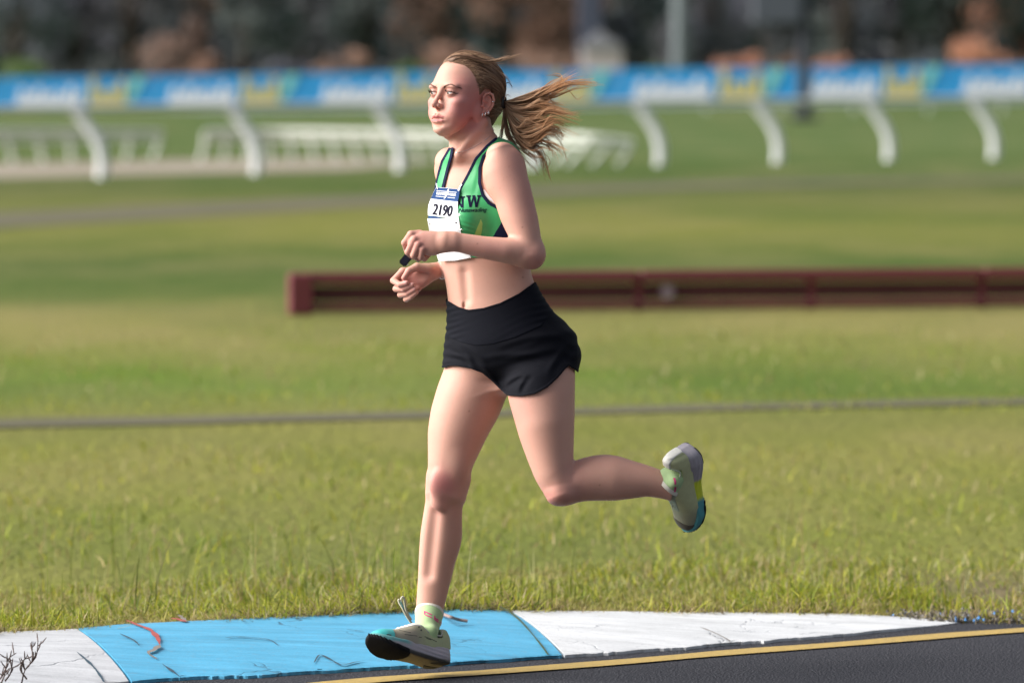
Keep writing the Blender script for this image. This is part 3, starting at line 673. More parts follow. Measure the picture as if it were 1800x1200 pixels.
leafm = NT('leaf', Roughness=.9); leafm.color(leafm.mix(1.0, leafm.attr(), (3.9, 4.1, 4.5), 'MULTIPLY')); leafm.b.inputs['Specular IOR Level'].default_value = .05; tl_ = leafm.n('ShaderNodeBsdfTranslucent'); leafm.l(leafm.b.inputs['Base Color'].links[0].from_socket, tl_.inputs['Color']); ml_ = leafm.n('ShaderNodeMixShader'); ml_.inputs[0].default_value = .5; leafm.l(leafm.b.outputs[0], ml_.inputs[1]); leafm.l(tl_.outputs[0], ml_.inputs[2]); leafm.l(ml_.outputs[0], leafm.t.nodes['Material Output'].inputs['Surface'])
barkm = simple('bark', (.07, .055, .045), .9, var=.4, scale=6)
tr_ = np.random.default_rng(9)
def tree(name, px, Y, wd, ht, cols, label, cat='tree', n=420, base=.0, leaf=.26, group='trees and bushes beyond the banners'):
    p = np.array([(px - 900) / FPX * Y / CP, Y, 0.0]); e = empty(name, tuple(p)); tag(e, label, cat, group)
    limbs, rd = [], []; th_ = ht * (.45 if base > .1 else .3)
    tp = spline([p + [0, 0, -.1], p + [tr_.normal(0, .05), 0, th_ * .5], p + [tr_.normal(0, .12), tr_.normal(0, .1), th_ * 1.5]], 8); limbs.append(tp); rd.append(np.linspace(ht * .028, ht * .010, len(tp)))
    nl = 9; lob = []
    for k in range(nl):
        a = tr_.uniform(0, 6.28); hh = ht * (base + (1 - base) * tr_.uniform(.12, .86)); rr = wd * .5 * tr_.uniform(.25, .72) * math.sqrt(max(.15, 1 - ((hh / ht - .42) / .62)**2)); c = p + [math.cos(a) * rr, math.sin(a) * rr, hh]
        lob.append((c, wd * tr_.uniform(.16, .30), ht * tr_.uniform(.10, .2))); s_ = tp[int(len(tp) * .5)]; limbs.append(spline([s_, (s_ + c) / 2 + [0, 0, .1], c], 6)); rd.append(np.linspace(ht * .012, ht * .004, len(limbs[-1])))
    tube_mesh('trunk', limbs, rd, barkm, e, 5)
    ci = tr_.integers(0, nl, n); d = tr_.normal(0, 1, (n, 3)); d /= np.linalg.norm(d, axis=1)[:, None]; rad = tr_.random(n) ** .45
    C0 = np.array([lob[i][0] for i in ci]) + d * rad[:, None] * np.array([[lob[i][1], lob[i][1], lob[i][2]] for i in ci]); C0[:, 2] = np.maximum(C0[:, 2], .06)
    a = tr_.normal(0, 1, (n, 3)); a /= np.linalg.norm(a, axis=1)[:, None]; b = np.cross(a, tr_.normal(0, 1, (n, 3))); b /= np.linalg.norm(b, axis=1)[:, None]; s_ = leaf * tr_.uniform(.6, 1.4, n)[:, None]
    V_ = np.stack([C0 - a * s_, C0 - b * s_ * .55, C0 + a * s_, C0 + b * s_ * .55], 1).reshape(-1, 3); Q_ = np.arange(4 * n).reshape(n, 4)
    lobc = np.array(cols)[tr_.integers(0, len(cols), nl)]; cc = lobc[ci] * tr_.uniform(.85, 1.15, (n, 1)); link('crown', mesh_np('crown', V_, Q_, leafm.m, smooth=False, col=np.repeat(cc, 4, 0)), e)
DG = [(.034,.042,.036),(.030,.036,.034),(.042,.046,.040),(.038,.040,.042)]; GR = [(.050,.050,.048),(.046,.048,.048),(.054,.050,.050),(.050,.047,.054)]; BR = [(.098,.060,.042),(.088,.056,.040),(.078,.052,.040)]; OR = [(.165,.085,.052),(.145,.076,.05),(.125,.068,.046)]; OL = [(.045,.062,.020),(.055,.070,.024),(.035,.05,.018)]
for a in [('bush',270,186,2.6,2.1,BR,'rusty brown bush above the banners at the upper left','bush'),('bush',350,190,1.8,1.5,BR,'small brown bush beside the rusty one at the upper left','bush'),('bush',600,188,2.2,1.5,BR,'brown bush above the banners left of the runner\'s head','bush'),('bush',715,182,1.7,1.15,OL,'round dark green bush just left of the runner\'s head','bush'),
          ('bush',1310,186,2.4,1.55,OR,'bright orange brown bush left of the dark pole','bush'),('bush',1462,186,1.3,1.75,OR,'narrow orange bush right beside the dark pole','bush'),('bush',1390,190,1.3,1.4,BR,'dull brown bush half hidden by the dark pole','bush'),('bush',1150,186,2.4,1.0,OL,'low green bush at the foot of the pale pole','bush'),('bush',1745,188,3.6,2.5,OR,'large reddish brown bush at the upper right','bush'),('bush',1615,192,2.2,1.3,DG,'low dark bush left of the reddish one at the upper right','bush'),('bush',40,188,2.6,1.2,OL,'low green bush above the banners at the far left','bush'),('bush',960,190,3.4,1.7,BR,'dull brown bush behind the blown hair','bush'),('bush',800,192,3.0,1.9,BR,'tall brown bush behind the runner\'s head','bush'),('bush',500,194,2.4,1.2,GR,'grey leafless bush left of the runner','bush')]:
    tree(*a, n=520, leaf=.12, base=.0)
for a in [('tree',-90,204,5,8,DG,'dark evergreen beyond the left edge'),('tree',30,200,4.6,8.5,DG,'dark evergreen at the far left of the tree line'),('tree',140,206,4.2,7.5,GR,'greyish bare tree second from the left'),('tree',235,210,4.6,8,GR,'grey green tree behind the rusty bush'),('tree',345,208,3.8,7.2,BR,'brownish tree right of the rusty bush'),('tree',430,204,4.4,8.3,DG,'dark tree between rusty bush and runner'),('tree',530,208,4.6,7.8,GR,'grey bare tree left of the runner\'s head'),('tree',650,212,4.8,8,DG,'dark green tree left of the head'),('tree',770,210,5,8.4,BR,'brown tree right behind the head'),('tree',890,208,4.8,7.6,BR,'brown tree above the ponytail'),('tree',985,212,4.4,7.9,BR,'brown tree right of the ponytail'),('tree',1120,214,4.6,7.8,DG,'dark tree between shed and pale pole'),('tree',1250,208,4.4,8.2,GR,'grey tree right of the pale pole'),('tree',1345,206,4.2,7.9,GR,'grey tree left of the dark pole'),('tree',1480,204,4.6,8.6,DG,'dark evergreen right of the dark pole'),('tree',1580,206,4.8,8.1,GR,'grey green tree at the right'),('tree',1690,204,5,8.7,DG,'dark evergreen at the upper right corner'),('tree',1800,207,5,8,OR,'reddish tree cut by the right edge'),('tree',1900,204,5,8.4,DG,'dark evergreen beyond the right edge')]:
    tree(*a, n=1300, leaf=.20, base=.06)
# the wood behind them, one mass
n = 62000; X_ = tr_.uniform(-75, 75, n); Y_ = 226 + tr_.uniform(0, 14, n); Z_ = tr_.uniform(0, 1, n) ** .8 * (9 + 2.0 * np.sin(X_ * .5) + 1.2 * np.sin(X_ * 1.3 + 1)); C0 = np.stack([X_, Y_, Z_], 1)
a = tr_.normal(0, 1, (n, 3)); a /= np.linalg.norm(a, axis=1)[:, None]; b = np.cross(a, tr_.normal(0, 1, (n, 3))); b /= np.linalg.norm(b, axis=1)[:, None]; s_ = tr_.uniform(.2, .45, n)[:, None]
V_ = np.stack([C0 - a * s_, C0 - b * s_ * .6, C0 + a * s_, C0 + b * s_ * .6], 1).reshape(-1, 3); pal = np.array(DG + GR + DG); blk = (np.floor(X_ / 3.1) + 60).astype(int); cc = pal[(blk * 7 + 3) % len(pal)] * tr_.uniform(.6, 1.25, (n, 1))
tag(link('wood', mesh_np('wood', V_, np.arange(4 * n).reshape(n, 4), leafm.m, smooth=False, col=np.repeat(cc, 4, 0))), 'dark wood closing off the view behind the trees', 'wood', kind='stuff')
hill = NT('far_hillside', Roughness=1); hill.color(hill.mix(hill.noise(1., 4, .6, vec=hill.map((.15, .15, .4))), (.09, .098, .10), (.13, .128, .128)))
hx = np.linspace(-300, 300, 41); HV = np.concatenate([np.stack([hx, 0 * hx + 248, 0 * hx - .05], 1), np.stack([hx, 0 * hx + 262, 13 + 2 * np.sin(hx * .08)], 1), np.stack([hx, 0 * hx + 420, 26 + 4 * np.sin(hx * .03)], 1)]); idx = np.arange(123).reshape(3, 41)
link('hillside', mesh_np('hillside', HV, np.stack([idx[:-1, :-1], idx[:-1, 1:], idx[1:, 1:], idx[1:, :-1]], 2).reshape(-1, 4), hill.m))['kind'] = 'structure'
# small pale building glimpsed through the trees
pc = np.array([(1058 - 900) / FPX * 183, 183, 0]); sh_ = empty('shed', tuple(pc)); tag(sh_, 'small pale pinkish shed glimpsed above the banners right of the hair', 'shed')
wallm = simple('pale_wall', (.60, .52, .52), .8); roofm = simple('lilac_roof', (.34, .33, .38), .6)
box('wall', pc + np.array([0, 0, .80]), (1.3, 1.6, 1.6), wallm, sh_, None, .01)
V_ = np.array([(-.74,-.95,1.6),(.74,-.95,1.6),(.74,.95,1.6),(-.74,.95,1.6),(-.1,-.95,2.15),(-.1,.95,2.15)]) + pc; me = bpy.data.meshes.new('roof'); me.from_pydata([tuple(v) for v in V_], [], [(0,1,4),(1,2,5,4),(2,3,5),(3,0,4,5),(3,2,1,0)]); me.materials.append(roofm); link('roof', me, sh_)
box('door', pc + np.array([.1, -.81, .45]), (.4, .04, .88), simple('shed_door', (.22, .2, .24), .7), sh_, None, .01)
pc = np.array([(1037 - 900) / FPX * 198, 198, 0]); tw = empty('tower', tuple(pc)); tag(tw, 'blue grey tower hidden in the dark trees above the pale shed', 'tower'); tm = simple('tower_blue', (.075, .085, .13), .7)
box('shaft', pc + np.array([0, 0, 2.6]), (.85, .85, 5.2), tm, tw, None, .03); box('cap', pc + np.array([0, 0, 5.28]), (1.2, 1.2, .16), tm, tw, None, .02)

# ------------------------------------------------------------------ the runner
# body axes in px space: she heads left and is turned towards the camera
torso_L = [(800,258),(786,270),(775,290),(769,315),(764,340),(765,365),(767,390),(770,420),(772,440),(775,461),(781,486),(786,513),(788,535),(788,560),(787,590),(787,615),(792,640),(800,668)]
torso_R = [(866,243),(882,246),(899,251),(912,264),(922,287),(929,320),(934,360),(936,400),(934,440),(931,473),(937,494),(951,522),(969,548),(985,572),(996,590),(1001,612),(1000,635),(985,668)]
torso = limb(torso_L, torso_R, [(838,255,8,30,34),(842,280,4,46,52),(846,320,0,60,64),(849,360,-2,66,66),(852,400,-3,66,64),(853,440,-3,64,60),(855,480,-3,60,58),(864,520,-2,64,62),(880,560,0,72,70),(893,600,0,80,80),(895,640,0,72,82),(897,664,6,40,72)],
             caps=(16,10), rho=-0.30)
breastR = ell((781,387,-18),(22,26,28),[(-.72,0,-.69),(0,1,0),(.69,0,-.72)])
breastL = ell((822,392,-58),(29,30,27),[(-.5,0,-.86),(0,1,0),(.86,0,-.5)])
buttL = ell((968,618,12),(44,56,56)); buttR = ell((938,610,62),(46,54,50))
trap = limb([(800,246),(792,262),(780,278)],[(863,232),(874,242),(896,250)],[(833,240,4,26,30),(836,258,8,38,40),(838,276,8,50,52)],caps=(6,14),rho=-.3)
neck = limb([(789,228),(791,245),(792,260),(793,275)],[(863,215),(862,235),(868,247),(876,258)],[(826,215,4,30,36),(828,240,2,32,38),(832,258,4,36,42),(834,275,8,40,44)],caps=(14,20))
scm = cone((851,214,-20),(806,272,-40),7,5)
clavL = cone((812,277,-36),(868,266,-40),4,5); clavR = cone((802,278,-30),(784,280,20),4,5)
TORSO = Model([U(torso), U(trap,18), U(neck,14), U(scm,10), U(clavL,16), U(clavR,16), U(breastR,22), U(breastL,22), U(buttL,30), U(buttR,30),
               SUB(cone((812,300,-66),(806,340,-70),4,3),20),                                     # chest hollow
               SUB(cone((815,480,front_w(torso,815,480)-2.2),(818,526,front_w(torso,818,526)-2.6),2.5,2.5),18), SUB(ell((816,537.5,front_w(torso,816,537)),(2.6,6.5,7)),4)])   # belly line, navel

# near (left) arm
shoulderL = ell((889,298,-58),(33,40,38))
uarmL = limb([(856,276),(849,292),(849,312),(857,335),(871,359),(880,387),(890,408),(899,425),(904,440)],
             [(900,262),(912,272),(922,292),(931,321),(937,346),(946,384),(951,417),(954.5,440),(954,447)],
             [(880,270,-66,34,34),(890,300,-72,37,36),(902,350,-84,35,34),(915,390,-94,32,31),(926,430,-102,28,27),(929,441,-104,26,25)],caps=(16,14))
farmL = limb([(926,419),(912,417),(890,418),(852,415.5),(820,411),(797,408.5),(785,408)],[(932,472.5),(918,471),(893,464),(852,455.5),(825,448.5),(797,440.5),(785,440.5)],
             [(926,446,-105,27,26),(912,444,-109,28,26),(885,440,-116,28,25),(850,435,-124,22,20),(820,430,-130,16,15),(797,425,-134,12.5,12),(785,424,-135,12,12)],caps=(23,12))
olec = ell((938,455,-102),(12,14,13))
palmL = limb([(798,409),(780,408),(760,406),(745,405.5),(733,407),(724,412)],[(798,440),(780,444),(765,449),(752,450),(742,447),(734,440)],
             [(798,424,-134,12,12),(780,425,-133,12,13),(760,427,-131,13,14),(742,427,-129,13,14),(728,425,-126,12,13)],caps=(10,8))
HL = [chain([(740,414,-124),(725,415,-130),(713.5,429,-122),(717,441,-104),(732,440,-98)],[8,7.2,5.8,5.2,4.6]),
      chain([(745,422,-130),(731,423.5,-136),(719.5,445,-129),(727,453,-110),(740,446,-104)],[8,7,5.8,5.2,4.6]),
      chain([(750,430,-132),(737.5,432,-139),(729,451,-134),(737,457,-116),(748,449,-110)],[7.5,6.6,5.5,5,4.4]),
      chain([(756,438,-132),(745,440,-139),(741.5,454,-134),(748,457,-119),(755,450,-113)],[7,6,5,4.5,4.2]),
      chain([(768,424,-112),(748,428,-104),(730,432,-92),(722,444,-92)],[8,7.5,6.2,5])]
HANDL = Model([U(palmL)] + [U(f, 2.2) for f in HL] + [SUB(cone((728,427,-152),(772,424,-154),2,2),6), SUB(cone((737,436,-154),(772,432,-156),2,2),6)])
ARML = Model([U(shoulderL), U(uarmL,14), U(farmL,9), U(olec,12), U(HANDL,9)])

# far (right) arm
shoulderR = ell((788,300,62),(23,32,30))
uarmR = limb([(766,286),(766,300),(778,340),(800,390),(826,440)],[(812,280),(820,310),(838,360),(862,400),(888,440)],
             [(790,290,66,30,30),(800,330,80,30,30),(820,370,100,28,28),(846,410,124,26,26),(862,442,138,24,24)],caps=(16,16))
farmR = limb([(866,418),(840,420),(812,436),(790,452),(772,461),(764,463)],[(872,470),(846,476),(815,484),(794,486),(774,487),(766,489)],
             [(866,444,138,25,25),(842,448,118,25,24),(815,459,78,20,19),(795,467,50,15,14),(775,473,28,12,12),(764,475,22,11.5,12)],caps=(16,10))
palmR = limb([(774,462),(760,462.5),(748,463),(736,465.5),(724,469)],[(774,487),(762,494),(750,503),(738,510),(726,516),(718,515)],
             [(774,474,26,11,12),(760,479,20,13,13),(745,485,18,11,13),(730,490,20,9,12),(720,492,22,8,11)],caps=(8,9),rho=0.2)
thenar = ell((746,471,8),(17,8,9),[(.96,.1,.2),(-.1,1,0),(0,0,1)])
HR = [chain([(724,478,20),(708,477,16),(691.5,493,10),(703,500.5,-4),(715,497,-12)],[8,7.2,5.8,5.2,4.4]),
      chain([(726,488,22),(712,490,20),(696,507.5,14),(710,508,-2),(725,500.5,-10)],[8,7,5.8,5.2,4.5]),
      chain([(730,498,22),(716,502,22),(703.5,518,15),(716,516,0),(729,508,-8)],[7.6,6.6,5.4,4.9,4.3]),
      chain([(734,506,20),(722,512,20),(713.5,526,12),(722,522,0),(732,514,-5)],[7,6,4.9,4.5,4]),
      chain([(752,472,8),(733,469,0),(719,476,-6),(710,488.5,-9)],[8.5,7.3,6.2,4.6])]
HANDR = Model([U(palmR), U(thenar,7)] + [U(f, 2.0) for f in HR] + [SUB(ell((741,487,6),(9,6,4)),8)])
ARMR = Model([U(shoulderR), U(uarmR,12), U(farmR,9), U(HANDR,6)])

# leading (right) leg
thighR = limb([(790,610),(783,642),(768.7,680),(757.5,719),(752,757),(752.3,792),(752.5,822),(751,842),(750.5,862)],
              [(900,640),(897,672),(889,701),(876,733),(857,766),(841,799),(830,822),(826,845),(820,866)],
              [(838,630,36,54,66),(832,660,38,66,72),(825,700,34,62,66),(812,750,30,54,56),(800,790,27,47,47),(792,825,25,41,42),(786,860,27,36,40)],caps=(20,16))
kneeR = ell((775,851,-4),(21,26,13),[(.96,0,.28),(0,1,0),(-.28,0,.96)])
shankR = limb([(751,838),(750,860),(747,887),(743,910),(739,937),(736.5,975),(735,1012),(732.5,1050),(731,1078),(730,1090)],
              [(825,845),(820,862),(814,882),(812,905),(812.5,942),(808.5,965),(800,988),(792.5,1020),(785,1050),(778,1075),(777,1090)],
              [(788,850,30,36,38),(783,880,34,33,38),(776,920,40,32,40),(772,960,46,30,38),(767,1000,50,26,31),(761,1040,50,22,25),(756,1075,48,20,24),(754,1090,46,20,24)],caps=(18,10))
LEGR = Model([U(thighR), U(shankR,10), U(kneeR,11), U(ell((771,884,2),(12,15,8)),12),
              SUB(cone((763,905,7),(752,1010,26),1.6,1.2),22),
              SUB(ell((789,880,-22),(10,6,8)),10), U(ell((806,812,0),(15,26,14)),16)])
# trailing (left) leg
thighL = limb([(892,640),(891,672),(893.5,701),(904,738),(913.5,771),(927,808),(941,843),(955,866),(962,876)],
              [(1004,600),(1011,652),(1010.5,690),(1010,733),(1008.5,780),(1008,812),(1010,835),(1012,850),(1013,862)],
              [(942,630,-24,48,60),(948,665,-36,58,64),(953,700,-46,58,62),(960,750,-54,54,57),(968,800,-56,46,48),(978,840,-56,42,42),(983,856,-55,38,38)],caps=(20,14))
shankL = limb([(1004,818),(1012,809),(1026,804),(1047,799.5),(1068,798.5),(1087,801),(1110,808.5),(1138,817),(1166,827),(1178,832)],
              [(980,884),(1001,884.5),(1031,880),(1057,879.5),(1082,879.5),(1110,876),(1138,872),(1165,876),(1178,880)],
              [(992,850,-52,38,36),(1020,845,-48,37,38),(1050,841,-44,38,40),(1075,840,-42,38,39),(1105,843,-40,33,34),(1135,846,-38,28,29),(1160,851,-36,24,25),(1178,857,-34,21,23)],caps=(18,3))
kneeL = ell((976,866,-64),(13,14,14))
LEGL = Model([U(thighL), U(shankL,12), U(ell((988,861,-58),(22,20,28)),14), SUB(ell((1180,852,-62),(9,7,4)),8)])

# ---------------------------------------------------------------- head, in millimetres: F forward, L her left, U up
HY = math.radians(44); HP = math.radians(4.0); HR_ = math.radians(-1.5)
f0 = np.array([-math.cos(HY), 0, -math.sin(HY)]); l0 = np.array([math.sin(HY), 0, -math.cos(HY)]); u0 = np.array([0, -1.0, 0])
hf = f0 * math.cos(HP) + u0 * math.sin(HP); hu = u0 * math.cos(HP) - f0 * math.sin(HP)
hl = l0 * math.cos(HR_) + hu * math.sin(HR_); hu = hu * math.cos(HR_) - l0 * math.sin(HR_)
HO = np.array([816.5, 169.0, 2.0]); MM = 0.658
def H(F_, L_, U_): return HO + MM * (hf * F_ + hl * L_ + hu * U_)
def to_head(V): d = (np.asarray(V, float) - HO) / MM; return d @ hf, d @ hl, d @ hu
def hell(c, r, rot=None):
    ax = np.array([hf, hl, hu])
    if rot is not None: ax = np.array(rot, float) @ ax
    return ell(H(*c), np.array(r, float) * MM, ax)
def hcone(p, q, r0, r1): return cone(H(*p), H(*q), r0 * MM, r1 * MM)
def hchain(pts, rad, k=1.0):
    return Model([U(hcone(pts[i], pts[i + 1], rad[i], rad[i + 1]), k if i else 0) for i in range(len(pts) - 1)])
# face as a stack of slices: up, front, back, half width
FS = np.array([(62,58,-60,50),(45,78,-60,62),(25,91.5,-40,67.5),(8,91,-30,67.5),(-5,87,-22,67),(-20,86,-15,66.5),(-35,88,-10,63.5),(-50,91,-4,59),(-64,91,2,54),(-78,89,10,47),(-90,90,22,41),(-100,87,34,31),(-108,78,46,19)],float)[::-1]
_u = np.linspace(-108, 62, 120)
_ff, _fb, _fw = [np.interp(_u, *smooth1d(FS[:,0], FS[:,i], 90, 0.035)) for i in (1,2,3)]
def face_fn(x, y, w_):
    x, y, w_ = x - HO[0], y - HO[1], w_ - HO[2]
    F_ = (x*hf[0] + y*hf[1] + w_*hf[2]) / MM; L_ = (x*hl[0] + y*hl[1] + w_*hl[2]) / MM; U_ = (x*hu[0] + y*hu[1] + w_*hu[2]) / MM
    sh = U_.shape; uc = np.clip(U_, -108, 62).ravel()
    a, b, c = [np.interp(uc, _u, q).reshape(sh) for q in (_ff, _fb, _fw)]
    cf = (a + b) / 2; ra = (a - b) / 2
    p = 2.25
    uu, vv = np.abs(F_ - cf) / ra, np.abs(L_) / c
    du = np.where(U_ < -108, (-108 - U_) / 7.0, np.where(U_ > 62, (U_ - 62) / 14.0, 0))
    g = (uu**p + vv**p + np.abs(du)**p + 1e-9) ** (1/p)
    gr = np.sqrt((uu**(p-1)/ra)**2 + (vv**(p-1)/c)**2 + np.where(du > 0, (np.abs(du)**(p-1)/9.0)**2, 0)) * g**(1-p)
    return MM * (g - 1) / (gr + 1e-6)
fc = np.array([H(F_, L_, U_) for F_ in (-60, 95) for L_ in (-70, 70) for U_ in (-118, 80)])
face = Prim(face_fn, fc.min(0), fc.max(0))
skull = hell((-3, 0, 30), (92, 73, 80))
ops = [U(skull), U(face, 8)]
for s in (1, -1):
    ops += [U(hell((62, s*44, -24), (22, 19, 15)), 9), U(hell((58, s*35, -52), (27, 21, 25)), 11), U(hell((80, s*30, 17), (12, 22, 8)), 8),
            U(hell((-2, s*57, -44), (20, 12, 26)), 10), SUB(hell((94.5, s*31, -1), (13, 17, 10.5)), 7), SUB(hell((91.5, s*17, 2), (5.5, 5.5, 8)), 8)]
ops += [U(hchain([(85,0,12),(90.5,0,0),(98,0,-14),(105.5,0,-27)], [5.5,4.6,5.2,6.4], 4), 7), U(hell((106.5,0,-31),(8.8,8.4,7.4)),5), U(hcone((101,0,-41),(93,0,-46),3.2,3.6),4)]
for s in (1, -1):
    ops += [U(hell((97, s*11, -35.5), (9, 5.2, 6.6)), 4), SUB(hell((95, s*17.5, -33), (7, 3, 8)), 4), SUB(hell((101.5, s*6.2, -40.2), (6, 3.3, 4.6), [(1,0,-.3),(0,1,0),(.3,0,1)]), 1.2)]
# lids
for s in (1, -1):
    ops += [U(hell((77.5, s*31.5, 0), (13.8, 13.8, 13.2)), 3.5),
            SUB(hell((91.5, s*31.6, -0.9), (9, 15.4, 3.0), [(1,0,0),(0,1,s*0.07),(0,-s*0.07,1)]), 0.8)]
# mouth
lipU = hchain([(79,34,-69.6),(91,17,-65.4),(96.5,5,-61.8),(96,0,-63),(96.5,-5,-61.8),(91,-17,-65.4),(79,-34,-69.6)], [2.2,4.4,5.2,4.9,5.2,4.4,2.2])
lipD = hchain([(79,33,-71),(90.5,17,-74.8),(94,5,-77),(94,-5,-77),(90.5,-17,-74.8),(79,-33,-71)], [2.2,4.9,6.2,6.2,4.9,2.2])
ops += [U(hell((82,0,-68),(10,27,16)),8), U(lipU,2.0), U(lipD,2.0), U(hell((84,0,-98),(11,17,11)),9), SUB(hell((93,0,-87),(6,18,3.5)),5)]
ops += [SUB(hchain([(82,31.5,-70.2),(97,14,-69.6),(103,0,-69.2),(97,-14,-69.6),(82,-31.5,-70.2)], [0.7,1.8,2.5,1.8,0.7]), 0.7), SUB(hcone((97,0,-50),(98,0,-58),1.6,1.8),2.5)]
ops += [U(cone((787,237,-8),(812,248,2),8,14), 12)]
HEAD = Model(ops)
# ear (her left), plus the far one
def ear(s):
    E = lambda f_, u_, o_: (f_ - 2, s*(66 + o_), u_ - 16)
    rim = hchain([E(-6,-2,9),E(0,5,8),E(2,13,8),E(-4,22,11),E(-13,25,14),E(-22,21,17),E(-27,8,18),E(-26,-6,17),E(-20,-18,14),E(-13,-27,10)], [1.6,2.2,2.6,3.0,3.2,3.3,3.2,3.0,2.8,3])
    return Model([U(hell(E(-13,-2,8),(15,4.2,25.5),[(.90,-.38*s,-.15),(.38*s,.92,0),(.15,0,.98)])), U(rim,1.2), U(hell(E(-7,-28,6.5),(7.5,4,8.5)),4), U(hcone(E(1,-11,5),E(-1,-6,6.5),3.4,2.6),2.5),
                  U(hchain([E(-12,17,12),E(-18,8,14),E(-19,-5,14.5),E(-14,-16,12)],[2,2.2,2.4,2.2]),1.5), SUB(hell(E(-8,-6,14),(6.2,7,9.5)),2), SUB(hell(E(-12,9,17),(5,6,4)),2)])
HEAD2 = Model([U(HEAD), U(ear(1), 1.5), U(ear(-1), 1.5)])

BODY = Model([U(Model([U(TORSO), U(LEGR, 12), U(LEGL, 12)])), U(ARML, 7), U(ARMR, 7), U(HEAD2, 5)])
YCUT = 250.0

def loops_of(Q, nv):
    e = np.concatenate([Q[:, [0,1]], Q[:, [1,2]], Q[:, [2,3]], Q[:, [3,0]]]); k = e[:,0].astype(np.int64) * nv + e[:,1]; kr = e[:,1].astype(np.int64) * nv + e[:,0]
    bd = e[~np.isin(k, kr)]; return bd

Vh, Qh = surface(BODY, 0.8, y0=60, y1=YCUT)
Vb, Qb = surface(BODY, 1.25, y0=YCUT)
def neck_ring(V, Q, top):
    bd = loops_of(Q, len(V)); i = np.unique(bd); i = i[np.abs(V[i, 1] - YCUT) < 3]
    c = V[i].mean(0); a = np.arctan2(V[i, 2] - c[2], V[i, 0] - c[0]); return i[np.argsort(a)], np.sort(a)
ih, ah = neck_ring(Vh, Qh, False); ib, ab = neck_ring(Vb, Qb, True)
V = np.vstack([Vh, Vb]); ib = ib + len(Vh); tri = []
i = j = 0
while i < len(ih) or j < len(ib):
    na = ah[i + 1] if i + 1 < len(ih) else (ah[0] + 2*math.pi if i < len(ih) else 99)
    nb = ab[j + 1] if j + 1 < len(ib) else (ab[0] + 2*math.pi if j < len(ib) else 99)
    A_, B_ = ih[i % len(ih)], ib[j % len(ib)]
    if na <= nb: tri.append((A_, ih[(i + 1) % len(ih)], B_)); i += 1
    else: tri.append((A_, ib[(j + 1) % len(ib)], B_)); j += 1
tri = np.array(tri)
# match the neighbours' winding
va, vb, vc = V[tri[:,0]], V[tri[:,1]], V[tri[:,2]]; nrm = np.cross(vb - va, vc - va); cc = V[ih].mean(0)
fl = ((va - cc) * nrm).sum(1) < 0; tri[fl] = tri[fl][:, ::-1]
Qall = [np.vstack([Qh, Qb + len(Vh)]), tri]

# ---------------------------------------------------------------- skin colour by place (its own colour, not light)
rs = np.random.default_rng(3)
def blob(c, r, soft=1.0):
    d = np.linalg.norm((V - np.array(c)) / np.array(r), axis=1); return np.exp(-(d ** 2) * soft)
base = np.array([0.64, 0.365, 0.285]); pink = np.array([0.55, 0.155, 0.175]); lip = np.array([0.44, 0.085, 0.115]); warm = np.array([0.57, 0.33, 0.24])
C = np.tile(base, (len(V), 1))
def blend(wt, col):
    global C
    wt = np.clip(wt, 0, 1)[:, None]; C = C * (1 - wt) + np.array(col) * wt
Fh, Lh, Uh = to_head(V)
ishead = V[:, 1] < 246
def hb(c, r): return np.exp(-(((Fh - c[0]) / r[0])**2 + ((Lh - c[1]) / r[1])**2 + ((Uh - c[2]) / r[2])**2)) * ishead
for s in (1, -1):
    blend(1.0 * hb((56, s*53, -42), (40, 30, 36)), (.53, .165, .185)); blend(0.7 * hb((20, s*60, -15), (42, 28, 60)), pink); blend(0.7 * hb((45, s*50, -80), (40, 28, 26)), pink); blend(.5 * hb((30, s*60, -60), (40, 26, 30)), pink)
    blend(0.8 * hb((36, s*61, -26), (46, 34, 52)), (.545, .175, .19)); blend(0.85 * hb((-16, s*76, -18), (20, 22, 32)), (0.60, 0.19, 0.16)); blend(0.5*hb((60, s*50, 30),(25,20,22)), pink)
    blend(0.5 * hb((92, s*31, 8), (12, 15, 5)), (0.42, 0.20, 0.19)); blend(0.35 * hb((90, s*31, -8), (12, 14, 4)), (0.46, 0.22, 0.2))
blend(0.5 * hb((106, 0, -31), (14, 13, 11)), pink)
ul = hb((92, 0, -64.8), (21, 33, 4.9)); dl = hb((91, 0, -75.0), (21, 31, 5.4))
blend(np.clip((ul - 0.42) * 4, 0, 1), lip); blend(np.clip((dl - 0.42) * 4, 0, 1), (0.52, 0.14, 0.165))
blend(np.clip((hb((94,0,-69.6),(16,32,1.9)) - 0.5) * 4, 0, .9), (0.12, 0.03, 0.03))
for c, r, a in [((775,849,-8),(24,24,26),1.0),((975,872,-70),(28,22,36),.55),((940,460,-104),(20,22,30),.8),((1004,845,-50),(30,34,60),.3),
                ((735,430,-130),(26,24,40),.5),((722,495,0),(26,26,40),.6),((760,470,10),(22,20,40),.35),((905,300,-90),(30,50,40),.35),((930,360,-100),(20,50,40),.4),
                ((905,715,-100),(26,46,60),.35),((850,440,-140),(60,16,30),.35),((772,890,0),(16,22,22),.3)]:
    blend(a * blob(c, r), pink)
for c in [(824.7,722,0),(1053,850,0),(918,402,0),(840,431,0),(919,488,0)]:
    blend(0.9 * np.exp(-(((V[:,0]-c[0])**2 + (V[:,1]-c[1])**2) / 1.3**2)) * (V[:,2] < 20), (0.16, 0.07, 0.05))
